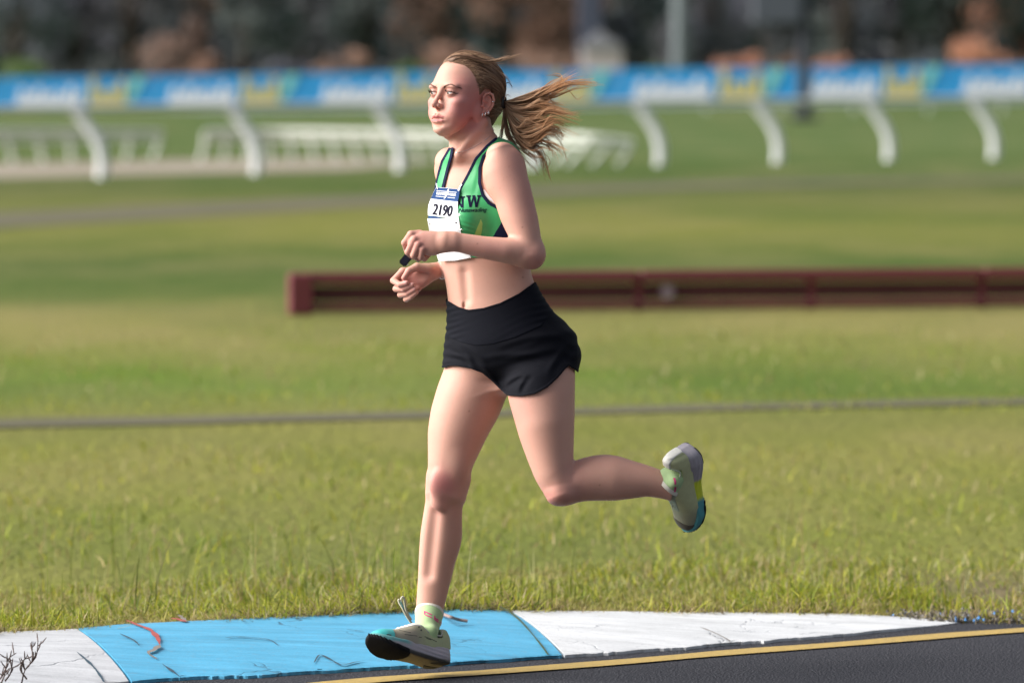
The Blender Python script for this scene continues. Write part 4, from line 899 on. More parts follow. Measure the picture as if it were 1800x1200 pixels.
for q in range(60):   # freckles on cheeks, shoulder and arms
    if q < 26: c = H(80, rs.uniform(10, 60), rs.uniform(-60, 10)); r = rs.uniform(.7, 1.1); a = .25
    elif q < 44: c = (rs.uniform(860, 925), rs.uniform(270, 400), 0); r = rs.uniform(.8, 1.2); a = .28
    else: c = (rs.uniform(790, 920), rs.uniform(415, 460), 0); r = rs.uniform(.8, 1.2); a = .25
    blend(a * np.exp(-(((V[:,0]-c[0])**2 + (V[:,1]-c[1])**2) / r**2)) * (V[:,2] < 20), (0.30, 0.13, 0.09))
for p_, r_ in [((711.5,495.5,-15),3.4),((722.5,499,-14),3.6),((727,507,-12),3.2)]:     # nails
    blend(.8 * np.exp(-(((V[:,0]-p_[0])**2 + (V[:,1]-p_[1])**2 + ((V[:,2]-p_[2])/1.5)**2) / r_**2)), (0.66, 0.36, 0.36))

skin = NT('skin', Roughness=0.58)
n1 = skin.noise(22, 5, 0.6); n2 = skin.noise(120, 5, 0.7); n3 = skin.noise(900, 2, 0.5)
cA = skin.attr()
c1 = skin.mix(skin.math('MULTIPLY', n1, 0.42), cA, (0.60, 0.28, 0.20)); c2 = skin.mix(skin.math('MULTIPLY', n2, 0.34), c1, (0.54, 0.27, 0.20))
skin.color(c2)
skin.b.inputs['Subsurface Weight'].default_value = 0.12; skin.b.inputs['Subsurface Radius'].default_value = (1.0, 0.35, 0.18); skin.b.inputs['Subsurface Scale'].default_value = 0.008
skin.b.inputs['Specular IOR Level'].default_value = 0.36
skin.bump(skin.math('ADD', n3, skin.math('MULTIPLY', n2, 0.8)), 0.20, 0.0014)

runner = empty('person', tuple(to_world(P(757, 1176, -50)[None])[0] * np.array([1, 1, 0])))
tag(runner, 'woman runner in green crop top and black shorts, mid stride along the painted kerb', 'person')
body = link('body', mesh_np('body', to_world(V), Qall, skin.m, col=C), runner)

# ---------------------------------------------------------------- clothing: shells lifted off the body and cut to pattern
def cloth(name, base_model, off, reg, mat, parent, h=1.1, warp=None, col=None):
    # lift: offset inside the intersection
    class Lift:
        def __init__(s):
            s.lo, s.hi = base_model.lo - off, base_model.hi + off
            for q in (0, 1): s.lo[q] = max(s.lo[q], reg.bb[0][q]); s.hi[q] = min(s.hi[q], reg.bb[1][q])
            s.hi[2] = min(s.hi[2], reg.wmax)
        def ev(s, xs, ys, ws):
            a = base_model.ev(xs, ys, ws) - off
            if warp is not None: a = a + warp(xs[:, None, None], ys[None, :, None], ws[None, None, :])
            return a.astype(np.float32)
    m = Model([U(Lift()), INT(reg)])
    V_, Q_ = surface(m, h)
    return link(name, mesh_np(name, to_world(V_), Q_, mat, col=None if col is None else col(V_)), parent), (V_, Q_)

def bvh_px(V_, Q_): return BVHTree.FromPolygons([tuple(v) for v in V_], [tuple(int(i) for i in q) for q in Q_])

def fabric(name, c, rough=0.55, weave=1400, sheen=0.2, var=0.10):
    m = NT(name, Roughness=rough); f = m.noise(40, 4); g = m.noise(weave, 2)
    m.color(m.mix(f, tuple(x * (1 - var) for x in c), tuple(min(1, x * (1 + var)) for x in c)))
    m.bump(g, 0.25, 0.0008); m.b.inputs['Sheen Weight'].default_value = sheen
    return m
green = fabric('green_fabric', (0.035, 0.37, 0.12), 0.42, var=0.14)
navy = fabric('navy_fabric', (0.010, 0.014, 0.042), 0.75, sheen=0.0)
lime = fabric('lime_print', (0.27, 0.56, 0.13), 0.45)
black = fabric('black_fabric', (0.0062, 0.0066, 0.0105), 0.8, sheen=0.02)
black2 = fabric('waistband_fabric', (0.0055, 0.0062, 0.011), 0.8, sheen=0.02)
for m_ in (black, black2, navy): m_.b.inputs['Specular IOR Level'].default_value = .10
whitetrim = simple('white_trim', (0.75, 0.75, 0.76), 0.6)

arm_edge = [(945,374),(873,366),(860,359),(849,345),(843,322),(844,296),(850,277),(866,260),(882,255),(896,257),(913,270)]
neck_edge = [(872,245),(857,258),(837,281),(822,311),(811,331),(803,352),(778,350),(779,328),(786,300),(793,276),(795,262)]
farm_edge = [(790,262),(777,284),(770,307),(764,330),(760,340)]
top_front = [(945,452),(945,374)] + arm_edge[1:] + [(916,264),(898,243),(880,238)] + neck_edge + farm_edge + [(740,350),(735,390),(750,440),(772,453),(860,454)]
top_back = [(862,238),(898,240),(918,268),(945,374),(945,452),(750,452),(735,380),(762,330),(790,300),(830,285)]
def topwarp(x, y, w_):      # pulls and creases of the stretched fabric
    a = 0.9 * np.exp(-((y - 402) / 10)**2) * np.sin((y - 0.35 * (x - 800)) * 0.75) * np.exp(-((x - 822) / 12)**2)
    return a + 0.5 * np.sin((x + 0.4 * y) * 0.30) * np.exp(-((x - 838) / 7)**2) * np.exp(-((y - 320) / 40)**2) + 0 * w_
top_o, topm = cloth('crop_top', TORSO, 2.6, region(poly2d(top_front), poly2d(top_back), 16), green.m, runner, warp=topwarp)
def sub(name, off, reg, mat, parent=top_o, h=1.0, base=TORSO, warp=topwarp): return cloth(name, base, off, reg, mat, parent, h, warp)
# the binding runs along the neck and arm openings
def band(name, path, r, off, mat):
    return sub(name, off, region(line2d(path, r), 30.0 if False else None), mat)
sub('arm_binding', 3.0, region(line2d(arm_edge, 3.0), line2d([(913,268),(935,330),(945,374)], 3.0), 16), navy.m)
sub('neck_binding', 3.0, region(line2d(neck_edge, 2.6), line2d([(872,243),(862,262),(835,284)], 2.6), 16), navy.m)
sub('far_arm_binding', 3.0, region(line2d(farm_edge, 2.4), 30.0, 60), navy.m)
sub('underlayer_edge', 1.2, region(line2d([(851,338),(861,351),(874,359)], 3.0), 30., 0), whitetrim)
sub('side_panel', 3.0, region(poly2d([(866,418),(894,371),(950,371),(950,453),(866,453)]), 30., 10), navy.m)
sub('leaf_print', 3.0, region(poly2d([(826,440),(833,416),(839,402),(845.5,386),(848.5,394),(848,406),(845,420),(842,440)]), 30., 0), lime.m)

# shorts
shp = Model([U(torso), U(buttL, 30), U(buttR, 30)])
hip = ell((1002,632,-20),(17,26,42),[(.9,.42,0),(-.42,.9,0),(0,0,1)])
class Off:
    def __init__(s, m, o): s.m, s.o, s.lo, s.hi = m, o, m.lo - o, m.hi + o
    def ev(s, xs, ys, ws): return (s.m.ev(xs, ys, ws) if hasattr(s.m, 'ev') else s.m.fn(xs[:, None, None], ys[None, :, None], ws[None, None, :])) - s.o
SHB = Model([U(Off(shp, 2.5)), U(Off(thighR, 4.5), 22), U(Off(thighL, 5.0), 22), U(hip, 12)])
sh_front = [(788.5,529),(806,540),(824,545),(850,542),(880,533),(912,517),(940,496),(970,520),(1030,580),(1032,640),(1020,656),(1010,646),(999,637.7),(989,649),(978,664),(960,680),(939,691),(914,695.5),(893,694),(882.5,685),(866,669),(849,655),(828,647),(803,642.5),(789,643),(770,648),(770,600),(776,560)]
sh_back = [(770,540),(800,512),(860,500),(940,496),(1030,560),(1034,640),(1020,656),(985,668),(940,690),(888,692),(850,655),(800,640),(770,642)]
def shwarp(x, y, w_):
    a = 0
    for (x0, y0, x1, y1, amp, wd) in [(796,606,834,640,1.6,5),(800,600,858,640,1.2,5),(786,622,830,636,1.4,4),(838,636,876,680,1.5,5),(846,628,960,625,1.2,6),(868,640,990,612,1.2,6),(884,676,926,655,1.6,5),(908,690,930,655,1.3,5),(960,655,1006,600,1.3,6),(930,600,1000,590,0.9,6),(870,612,975,585,.6,5)]:
        e = np.array([x1 - x0, y1 - y0], float); L = np.hypot(*e); e /= L
        t = ((x - x0) * e[0] + (y - y0) * e[1]) / L; q = -(x - x0) * e[1] + (y - y0) * e[0] + 3.5 * np.sin(t * 3.0)
        a = a - 1.6 * amp * (np.exp(-(q / wd)**2) - 0.8 * np.exp(-((q - wd * 1.7) / wd)**2)) * np.exp(-((t - .5) / .42)**4)
    a = a + 0.8 * np.sin(y * 0.42 + x * .05) * np.exp(-((x - 783) / 9)**2)        # gathered far edge
    a = a + 0.7 * np.sin(y * 0.33 - x * .1) * np.exp(-((x - 1000) / 14)**2)
    return a + 0 * w_
sh_o, shm = cloth('running_shorts', SHB, 0.0, region(poly2d(sh_front), poly2d(sh_back), 14), black.m, runner, h=1.1, warp=shwarp)
wb_front = [(788.5,529),(806,540),(824,545),(850,542),(880,533),(912,517),(940,496),(975,520),(972,548),(949,574),(907,593),(866,605),(837,607.5),(812,602),(789,592),(770,585),(776,540)]
wb_back = [(770,540),(800,512),(860,500),(940,496),(980,530),(972,552),(900,575),(770,590)]
def wbwarp(x, y, w_): return shwarp(x, y, w_) + 0.5 * np.sin((y + 0.28 * (x - 860)) * 0.62) * np.exp(-((x - 795) / 16)**2) + .10 * np.sin((y + .42 * (x - 860)) * .47 + np.sin(x * .05)) * (.5 + .5 * np.sin(x * .06 + y * .05)) + 0.6 * np.sin((y + .2*x) * .55) * np.exp(-((x - 955) / 14)**2)
wb_o, _ = cloth('waistband', SHB, 0.9, region(poly2d(wb_front), poly2d(wb_back), 14), black2.m, sh_o, h=1.1, warp=wbwarp)
wt_o, _ = cloth('waist_edge', SHB, 1.4, region(line2d([(787,531),(806,541.5),(824,546.5),(850,543.5),(880,534.5),(912,518.5),(941,498)], 2.0), line2d([(770,541),(800,513),(860,501),(940,497)], 2.0), 14), black.m, sh_o, h=1.0, warp=wbwarp)
hm_o, _ = cloth('hem', SHB, 0.7, region(line2d([(1018,653),(1009,646),(999,639),(990,648),(978,662),(960,678),(939,689),(914,693),(893,692),(882,683),(866,667),(849,653),(828,645),(803,640.5),(789,641),(778,644)], 2.4), 30.0, 30), black.m, sh_o, h=1.0, warp=shwarp)

# ---------------------------------------------------------------- hair
def fu_poly(pts):
    pts = np.array(pts, float)
    def fn(x, y, w_):
        x, y, w_ = np.broadcast_arrays(x - HO[0], y - HO[1], w_ - HO[2])
        F_ = (x*hf[0] + y*hf[1] + w_*hf[2]) / MM; U_ = (x*hu[0] + y*hu[1] + w_*hu[2]) / MM
        d = np.full(F_.shape, 1e9); ins = np.zeros(F_.shape, bool)
        for a, b in zip(pts, np.roll(pts, -1, 0)):
            e = b - a; t = np.clip(((F_ - a[0]) * e[0] + (U_ - a[1]) * e[1]) / (e @ e), 0, 1)
            d = np.minimum(d, np.hypot(F_ - a[0] - t * e[0], U_ - a[1] - t * e[1]))
            ins ^= ((a[1] > U_) != (b[1] > U_)) & (F_ < (b[0] - a[0]) * (U_ - a[1]) / (b[1] - a[1] + 1e-9) + a[0])
        return np.where(ins, -d, d) * MM
    return fn
hairline = [(74,86),(60,82),(44,70),(35,54),(29,39),(24,20),(21,2),(13,-12),(6,-8),(-2,8),(-8,16),(-20,20),(-29,12),(-33,-8),(-33,-35),(-34,-60),(-40,-88),(-60,-96),(-130,-96),(-140,140),(74,140)]
PB = H(-106, 26, -20)                 # where the hair is tied
mass = Model([U(hell((-3,0,33),(95.5,77.5,83.5))), U(hell((-36,2,26),(82,75,74)),14), U(hell((-56,2,-30),(46,52,58)),14), U(hell((-96,20,-18),(17,19,19)),16), U(Off(Model([U(face,0)]), 1.6), 4)])
fp = fu_poly(hairline)
def hreg(xs, ys, ws): return fp(xs[:, None, None], ys[None, :, None], ws[None, None, :])
class Thin:
    def __init__(s, m): s.m, s.lo, s.hi = m, m.lo, m.hi
    def ev(s, xs, ys, ws): return s.m.ev(xs, ys, ws) + np.clip(9 + hreg(xs, ys, ws), 0, 9) * .56
def hgroove(x, y, w_):
    x, y, w_ = x - HO[0], y - HO[1], w_ - HO[2]
    F_ = (x*hf[0] + y*hf[1] + w_*hf[2]) / MM; L_ = (x*hl[0] + y*hl[1] + w_*hl[2]) / MM; U_ = (x*hu[0] + y*hu[1] + w_*hu[2]) / MM
    ang = np.arctan2(U_ + 18, L_ + 0 * F_)      # around the axis through the tie
    return np.clip((F_ * 0 - 1) * (fp(x + HO[0], y + HO[1], w_ + HO[2]) + 5) / 8, 0, 1) * (0.45 * np.sin(ang * 34 + 2.2 * np.sin(F_ * 0.05)) + 0.35 * np.sin(ang * 61 + F_ * 0.03))
capm = Model([U(Thin(mass)), INT(lambda xs, ys, ws: hreg(xs, ys, ws) + 3.2)], warp=hgroove)
Vc, Qc = surface(capm, 0.9)
hairm = NT('brown_hair', Roughness=0.6)
hc = hairm.mix(1.0, hairm.attr(), (1.2, 1.17, 1.12), 'MULTIPLY'); hn = hairm.noise(260, 3)
hairm.color(hairm.mix(hairm.math('MULTIPLY', hn, 0.5), hc, (0.05, 0.026, 0.014)))
hairm.b.inputs['Specular IOR Level'].default_value = 0.45
hair_o = link('hair', mesh_np('hair', to_world(Vc), Qc, hairm.m, col=np.tile((0.15, 0.083, 0.048), (len(Vc), 1))), runner)
capbvh = bvh_px(Vc, Qc)
hr = np.random.default_rng(5)
HC = H(-10, 0, 14)
headbvh = bvh_px(Vh, Qh)
def on_cap(p, lift, skin=False):
    d = Vector(p - HC).normalized(); o = Vector(HC) + d * 110
    hits = [q for q in ((capbvh.ray_cast(o, -d), headbvh.ray_cast(o, -d)) if skin else (capbvh.ray_cast(o, -d),)) if q[0] is not None]
    if not hits: return None
    return np.array(min(hits, key=lambda q: q[3])[0]) + np.array(d) * lift
TONE = np.array([(0.15,0.084,0.052),(0.26,0.150,0.094),(0.37,0.225,0.142),(0.48,0.31,0.20),(0.58,0.40,0.27)])
def tones(n, pr=(.25,.32,.25,.13,.05)):
    return TONE[hr.choice(5, n, p=pr)] * hr.uniform(.85, 1.15, (n, 1))
curves, rads, cols = [], [], []
hl_line = np.array([(72,80),(62,82),(52,77),(44,70),(36,56),(30,42),(26,28),(23,12),(21,2),(15,-8)], float)
hpar = np.concatenate([[0], np.cumsum(np.hypot(*np.diff(hl_line, axis=0).T))]); hpar /= hpar[-1]
NS = 2400
tone_s = tones(NS)
for i in range(NS):
    side = 1 if hr.random() < 0.82 else -1
    if hr.random() < 0.24:
        L_ = hr.uniform(-46, 46); U_ = 86.5 - (L_ / 41)**2 * 6 + hr.uniform(-2.5, 3); F_ = -3 + 95 * math.sqrt(max(.1, 1 - (L_/77.5)**2 - ((U_-33)/83.5)**2)) - hr.uniform(0, 8)
    elif hr.random() < 0.70:
        t = hr.random() ** 1.15
        F_, U_ = [np.interp(t, hpar, hl_line[:, q]) for q in (0, 1)]; F_ += 1.5 - hr.uniform(0, 26) * max(0, hr.random() - .35); U_ += hr.uniform(0, 6)
        q = max(0, 1 - ((F_ + 3) / 95)**2 - ((U_ - 33) / 83.5)**2); L_ = side * 77 * math.sqrt(q) + hr.normal(0, 3)
    elif hr.random() < 0.5:
        F_, U_, L_ = hr.uniform(-40, 60), 110, side * abs(hr.normal(0, 30))
    else:
        F_, U_, L_ = hr.uniform(-60, -36), hr.uniform(-92, -10), side * hr.uniform(20, 60)
    a = H(F_, L_, U_) - HC; b = PB + hr.normal(0, 4, 3) - HC
    na, nb = np.linalg.norm(a), np.linalg.norm(b); om = math.acos(np.clip(a @ b / na / nb, -1, 1))
    pts = []; lift = abs(hr.normal(0.1, 0.5)) + (hr.uniform(1, 3.5) if hr.random() < .07 else 0); wob = hr.normal(0, 3.0); ph = hr.uniform(0, 6)
    sagv = np.array([0, -1, 0]) * hr.normal(6, 6)        # bow upward over the ear before dropping to the tie
    for t in np.linspace(0, 1, 13):
        d = (math.sin((1 - t) * om) * a / na + math.sin(t * om) * b / nb) / math.sin(om)
        p = HC + d * 90 + sagv * math.sin(t * math.pi) + wob * math.sin(t * 5 + ph) * np.array([0, .6, .6])
        r_ = on_cap(p, lift * math.sin(t * math.pi) + 0.15 if t > 0 else -.4, t < .2)
        if r_ is not None: pts.append(r_)
    if len(pts) < 8: continue
    pts = np.array(pts)
    if np.max(np.linalg.norm(np.diff(pts, axis=0), axis=1)) > 26: continue
    c = spline(pts, 20); curves.append(c); n = len(c)
    rads.append(np.interp(np.linspace(0, 1, n), [0, .12, .85, 1], [.15, 1, 1, .6]) * hr.uniform(.28, .62)); cols.append(np.repeat(tone_s[i][None], n * 3, 0))
Vt, Qt = tubes(curves, rads, 3)
link('hair_strands', mesh_np('hair_strands', to_world(Vt), Qt, hairm.m, col=np.vstack(cols)), hair_o)['kind'] = 'stuff'
# loose wisps blown off the crown and temple
wisps = [([(783,108,-30),(800,100,-34),(822,103,-36),(850,111,-34),(872,110,-32),(890,106,-34),(909,102,-36)], 46, 3.0, .55),
         ([(790,96,-10),(815,90,-14),(845,98,-18),(868,104,-20),(880,112,-20)], 26, 2.5, .4),
         ([(880,128,-10),(888,135,-14),(893,142,-12),(896,150,-8)], 8, 3.0, .28), ([(884,150,-20),(894,146,-20),(899,152,-18),(894,166,-14)], 8, 2.2, .28),
         ([(886,178,-20),(895,168,-20),(904,172,-22)], 6, 3.0, .25), ([(796,98,-5),(830,91,-8),(860,97,-8),(896,104,-10)], 7, 2.0, .2)]
curves, rads, cols = [], [], []
def scatter(guides, taper=(0.5, 1, .25), clump=9, wave=1.0):
    for pts, n, spread, rad in guides:
        g = spline(pts, 36); m = len(g); T = np.linspace(0, 1, m)
        for j in range(max(1, n // clump)):
            O = hr.normal(0, 1, 3) * spread * np.array([.7, 1, 1]); O2 = hr.normal(0, 1, 3) * spread * 1.9; ph, fr, am = hr.uniform(0, 6), hr.uniform(5, 11), abs(hr.normal(0, spread * .55)) * wave; ph2 = hr.uniform(0, 6); E_ = hr.uniform(.72, 1.06)
            tone = tones(1, (.16,.27,.29,.19,.09))[0]
            for i in range(min(clump, n)):
                o = O + hr.normal(0, .9, 3) * min(1, spread / 3); o2 = O2 + hr.normal(0, .30, 3) * spread; e = min(1, E_ * hr.uniform(.85, 1.0)); k = max(6, int(m * e)); a2 = am * hr.uniform(.7, 1.2)
                c = g[:k] + o * np.sin(np.clip(T[:k] * 2.4, 0, 1.57))[:, None] + o2 * (T[:k] ** 2.2)[:, None] + a2 * (np.minimum(1, T[:k] * 2))[:, None] * np.stack([.4 * np.sin(T[:k] * fr + ph2), np.sin(T[:k] * fr + ph), .8 * np.cos(T[:k] * fr + ph)], 1)
                curves.append(c); rads.append(np.interp(np.linspace(0, 1, k), [0, .5, 1], taper) * rad * hr.uniform(.6, 1.25)); cols.append(np.repeat((tone * hr.uniform(.85, 1.15))[None], k * 3, 0))
scatter(wisps)
Vt, Qt = tubes(curves, rads, 3)
link('loose_wisps', mesh_np('loose_wisps', to_world(Vt), Qt, hairm.m, col=np.vstack(cols)), hair_o)['kind'] = 'stuff'
# ponytail: guide locks traced along the blown tail
b0 = (886, 180)
locks = [([b0+(-8,),(905,177,-14),(932,173,-20),(958,163,-24),(985,150,-26),(1018,133,-28)], 150, 4.0, .5),
         ([b0+(-6,),(912,180,-14),(942,172,-22),(970,160,-30),(1000,150,-34),(1035,147,-36),(1068,145,-38)], 110, 3.2, .45),
         ([b0+(-6,),(915,186,-10),(948,178,-10),(975,165,-8),(1005,150,-8),(1042,140,-10)], 90, 3.5, .42),
         ([b0+(-4,),(930,178,-16),(965,160,-30),(984,150,-36),(987,136,-36),(977,130,-34),(962,133,-34),(952,138,-34)], 22, 1.4, .4),
         ([b0+(-6,),(905,192,-16),(930,195,-26),(958,192,-34),(985,200,-38),(1012,207,-40)], 170, 5.0, .55),
         ([b0+(-4,),(902,200,-14),(925,212,-26),(952,206,-38),(980,204,-44),(1024,217,-46)], 150, 5.0, .5),
         ([b0+(-2,),(900,208,-10),(918,225,-18),(945,222,-34),(970,215,-42),(1000,228,-44)], 170, 5.5, .55),
         ([b0+(0,),(898,205,-4),(912,228,-10),(935,238,-22),(962,230,-36),(985,240,-40),(992,252,-40)], 170, 5.5, .55),
         ([b0+(0,),(896,208,0),(908,236,-4),(930,252,-14),(952,246,-26),(972,252,-30),(978,270,-30)], 140, 5.0, .5),
         ([b0+(2,),(893,205,4),(902,232,4),(922,258,-2),(942,266,-8),(952,282,-12),(960,308,-14),(965,325,-14)], 90, 3.6, .45),
         ([b0+(2,),(890,205,6),(893,230,8),(905,250,6),(926,270,2),(944,285,0),(952,300,0)], 70, 4.0, .42),
         ([b0+(2,),(886,205,4),(884,228,6),(881,246,8),(890,254,8)], 40, 3.0, .35),
         ([b0+(2,),(888,215,4),(892,238,4),(898,252,4)], 40, 3.5, .4),
         ([(950,268,-10),(962,276,-12),(966,290,-12),(955,304,-14),(932,309,-14)], 4, 1.2, .32),
         ([(940,235,-20),(958,250,-24),(962,266,-24),(952,256,-22)], 12, 3.0, .4),
         ([b0+(-4,),(920,190,0),(955,190,8),(985,188,10),(1010,200,10)], 80, 5.0, .42),
         ([(985,155,-20),(1008,165,-22),(1020,171,-24),(1050,160,-24)], 5, 2.5, .22), ([(975,200,-40),(1005,195,-40),(1030,188,-40)], 5, 3.0, .2)]
curves, rads, cols = [], [], []
scatter(locks[:4], (.8, 1, .22), 9, 1.7); scatter(locks[4:], (.8, 1, .22), 8, 2.6)
# darker inside, coppery towards the tips
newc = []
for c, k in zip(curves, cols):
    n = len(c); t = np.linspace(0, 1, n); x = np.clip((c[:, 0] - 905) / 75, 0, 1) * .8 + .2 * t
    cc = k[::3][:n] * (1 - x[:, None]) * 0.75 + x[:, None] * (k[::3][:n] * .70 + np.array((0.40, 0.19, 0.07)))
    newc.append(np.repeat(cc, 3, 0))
Vt, Qt = tubes(curves, rads, 3)
pony = link('ponytail', mesh_np('ponytail', to_world(Vt), Qt, hairm.m, col=np.vstack(newc)), runner); pony['kind'] = 'stuff'
blackrub = simple('black_elastic', (0.012, 0.012, 0.014), 0.6)
th = np.linspace(0, 2 * math.pi, 25); ax_ = np.array([.93, .1, -.3]); e1 = np.cross(ax_, [0, 0, 1.]); e1 /= np.linalg.norm(e1); e2 = np.cross(ax_, e1)
ring = np.array([886, 181, -6]) + 8.5 * np.cos(th)[:, None] * e1 + 8.0 * np.sin(th)[:, None] * e2
Vt, Qt = tubes([ring], [2.6], 8)
link('hair_tie', mesh_np('hair_tie', to_world(Vt), Qt, blackrub), runner)

# ---------------------------------------------------------------- eyes, lashes, brows, jewellery
headbvh = bvh_px(Vh, Qh)
def on_face(F_, L_, U_, lift=0.3):
    o = Vector(H(F_ + 60, L_, U_)); d = Vector(-hf); hit = headbvh.ray_cast(o, d)
    return np.array(hit[0]) - np.array(d) * lift if hit[0] is not None else H(F_, L_, U_)
def sphere_px(c, r, nu=28, nv=18, ax=None):
    th = np.linspace(0, math.pi, nv); ph = np.linspace(0, 2 * math.pi, nu, endpoint=False)
    v = np.stack([np.outer(np.cos(th), np.ones(nu)), np.outer(np.sin(th), np.cos(ph)), np.outer(np.sin(th), np.sin(ph))], 2).reshape(-1, 3)
    M = np.eye(3) if ax is None else np.array(ax); V_ = np.array(c) + (v * r) @ M
    i = np.arange(nv - 1)[:, None] * nu; j = np.arange(nu)[None, :]; j2 = (j + 1) % nu
    return V_, np.stack([i + j, i + j2, i + nu + j2, i + nu + j], 2).reshape(-1, 4)
scl = simple('eye_white', (0.74, 0.70, 0.68), 0.15)
irm = NT('iris', Roughness=0.1); irm.color(irm.attr())
lashm = simple('lash', (0.012, 0.009, 0.012), 0.5); browm = simple('brow', (0.16, 0.08, 0.055), 0.8)
for s in (1, -1):
    c = H(77.4, s * 31.3, -0.6); g = hf * math.cos(.24) - hl * math.sin(.24) + hu * 0.02; g /= np.linalg.norm(g)
    e1 = np.cross(g, hu); e1 /= np.linalg.norm(e1); e2 = np.cross(e1, g)
    V_, Q_ = sphere_px(c, 12.1 * MM, ax=[g, e1, e2]); eye = link('eye', mesh_np('eye', to_world(V_), Q_, scl), runner)
    rr = np.array([0, .8, 2.0, 2.3, 3.6, 5.2, 5.9]); col = np.array([(.004,.004,.004)] * 3 + [(.05,.05,.04),(.10,.105,.075),(.07,.075,.06),(.03,.03,.03)])
    V_, cc, Q_ = [], [], []
    for k, r_ in enumerate(rr):
        for j in range(20):
            a = j * math.pi / 10; z = math.sqrt(12.35**2 - r_**2); V_.append(c + MM * (g * z + r_ * (math.cos(a) * e1 + math.sin(a) * e2))); cc.append(col[k])
    for k in range(len(rr) - 1):
        for j in range(20): Q_.append((k*20+j, k*20+(j+1)%20, (k+1)*20+(j+1)%20, (k+1)*20+j))
    link('iris', mesh_np('iris', to_world(np.array(V_)), np.array(Q_), irm.m, col=np.array(cc)), eye)
    # upper lid line and lashes
    lid = [on_face(80, s * (31.6 + q), -0.5 + 3.9 * math.sqrt(max(0, 1 - (q / 15.4)**2)) - .06 * q, .35) for q in np.linspace(-13.5, 15.3, 18)] + [on_face(70, s * (31.6 + q), -1.2 + .28 * (q - 15), .35) for q in (18.0, 21.0)]
    low = [on_face(80, s * (31.6 + q), -1.2 - 3.7 * math.sqrt(max(0, 1 - (q / 15.2)**2)), .2) for q in np.linspace(-6, 14, 12)]
    lid = spline(lid, 40); cv, rd = [lid], [np.interp(np.linspace(0, 1, len(lid)), [0, .3, .9, 1], [.22, .5, .68, .4])]
    for k in range(44):
        t = hr.uniform(.06, .97); p = lid[int(t * (len(lid) - 1))]; out = hl * s * (t - .4) * 1.0 + hf * .85; ln = hr.uniform(6.5, 9.5) * MM * (0.7 + .4 * t)
        q1 = p + ln * .55 * (out * .95 + hu * .12); q2 = p + ln * (out * .9 + hu * .62); cv.append(np.array([p, q1, q2])); rd.append(np.array([.19, .16, .07]))
    Vt, Qt = tubes(cv, rd, 4); link('eyelashes', mesh_np('eyelashes', to_world(Vt), Qt, lashm), runner)
    cv, rd = [spline(low, 24)], [.16]
    for k in range(14):
        t = hr.uniform(.2, 1); p = cv[0][int(t * (len(cv[0]) - 1))]; out = hf * .8 + hl * s * (t - .4); ln = hr.uniform(2.5, 4) * MM
        cv.append(np.array([p, p + ln * (out * .8 - hu * .5)])); rd.append(np.array([.12, .06]))
    Vt, Qt = tubes(cv, rd, 3); link('lower_lashes', mesh_np('lower_lashes', to_world(Vt), Qt, simple('lash_brown', (0.08, 0.04, 0.035), .6)), runner)
    bp = [(13, 12.5), (21, 16.5), (31, 20.5), (39, 22.0), (47, 19.0), (55, 13.5)]
    bl = spline([(a_, b_, 0) for a_, b_ in bp], 30); cv, rd = [], []
    for k in range(240):
        t = hr.random(); a_, b_ = bl[int(t * (len(bl) - 1))][:2]; wd = np.interp(t, [0, .25, .6, 1], [2.0, 2.2, 1.5, .4])
        b_ += hr.uniform(-1, 1) * wd; ln = hr.uniform(4, 7); sl = np.interp(t, [0, .2, .6, 1], [1.2, .55, -.05, -.5])
        p = on_face(95, s * a_, b_, .12); q = on_face(95, s * (a_ + ln * .85), b_ + ln * .5 * sl, .22); cv.append(np.array([p, (p + q) / 2 + hf * .15, q])); rd.append(np.array([.15, .17, .08]))
    Vt, Qt = tubes(cv, rd, 3); link('eyebrow', mesh_np('eyebrow', to_world(Vt), Qt, browm), runner)
# teeth glimpsed between the lips
V_, Q_ = sphere_px(H(80, 0, -68.2), 1.0, ax=[hf * 12 * MM, hl * 17 * MM, hu * 3.8 * MM]); link('teeth', mesh_np('teeth', to_world(V_), Q_, simple('tooth', (0.62, 0.58, 0.54), 0.25)), runner)
silver = NT('silver', Roughness=0.25, Metallic=1.0); silver.color((0.82, 0.82, 0.84))
def hoop(c, r, tube, n1, n2, name='earring'):
    th = np.linspace(0, 2 * math.pi, 17); cv = np.array(c) + r * np.cos(th)[:, None] * np.array(n1) + r * np.sin(th)[:, None] * np.array(n2)
    Vt, Qt = tubes([cv], [tube], 6); return link(name, mesh_np(name, to_world(Vt), Qt, silver.m), runner)

# ---------------------------------------------------------------- shoes, in millimetres: f heel to toe, s to the outer side, u up from the ground
OUT_F = np.array([-2, 3, 14, 40, 75, 110, 145, 180, 205, 230, 250, 264, 270.])
OUT_L = np.array([0, 18, 30, 37, 36, 36, 40, 46, 46, 40, 30, 15, 0.])          # outer half width
OUT_M = np.array([0, 18, 30, 36, 33, 30, 34, 43, 47, 42, 33, 17, 0.])          # inner half width
BOT_F = np.array([-5, 0, 20, 60, 110, 170, 200, 225, 250, 272.]); BOT_U = np.array([18, 12, 4, 0, 1, 0, 3, 9, 20, 33.])
TOP_F = np.array([-5, 0, 30, 70, 110, 150, 200, 240, 272.]); TOP_U = np.array([62, 56, 48, 42, 40, 36, 31, 35, 42.])
UP_F = np.array([0, 8, 30, 60, 85, 100, 125, 150, 180, 210, 235, 252, 262.]); UP_U = np.array([96, 102, 97, 88, 88, 98, 92, 80, 68, 60, 56, 49, 36.])
UP_W = np.array([16, 25, 30, 31, 32, 33, 36, 40, 41, 38, 32, 22, 8.])
def fine(x, y):
    return smooth1d(x, y, 140, 0.035)
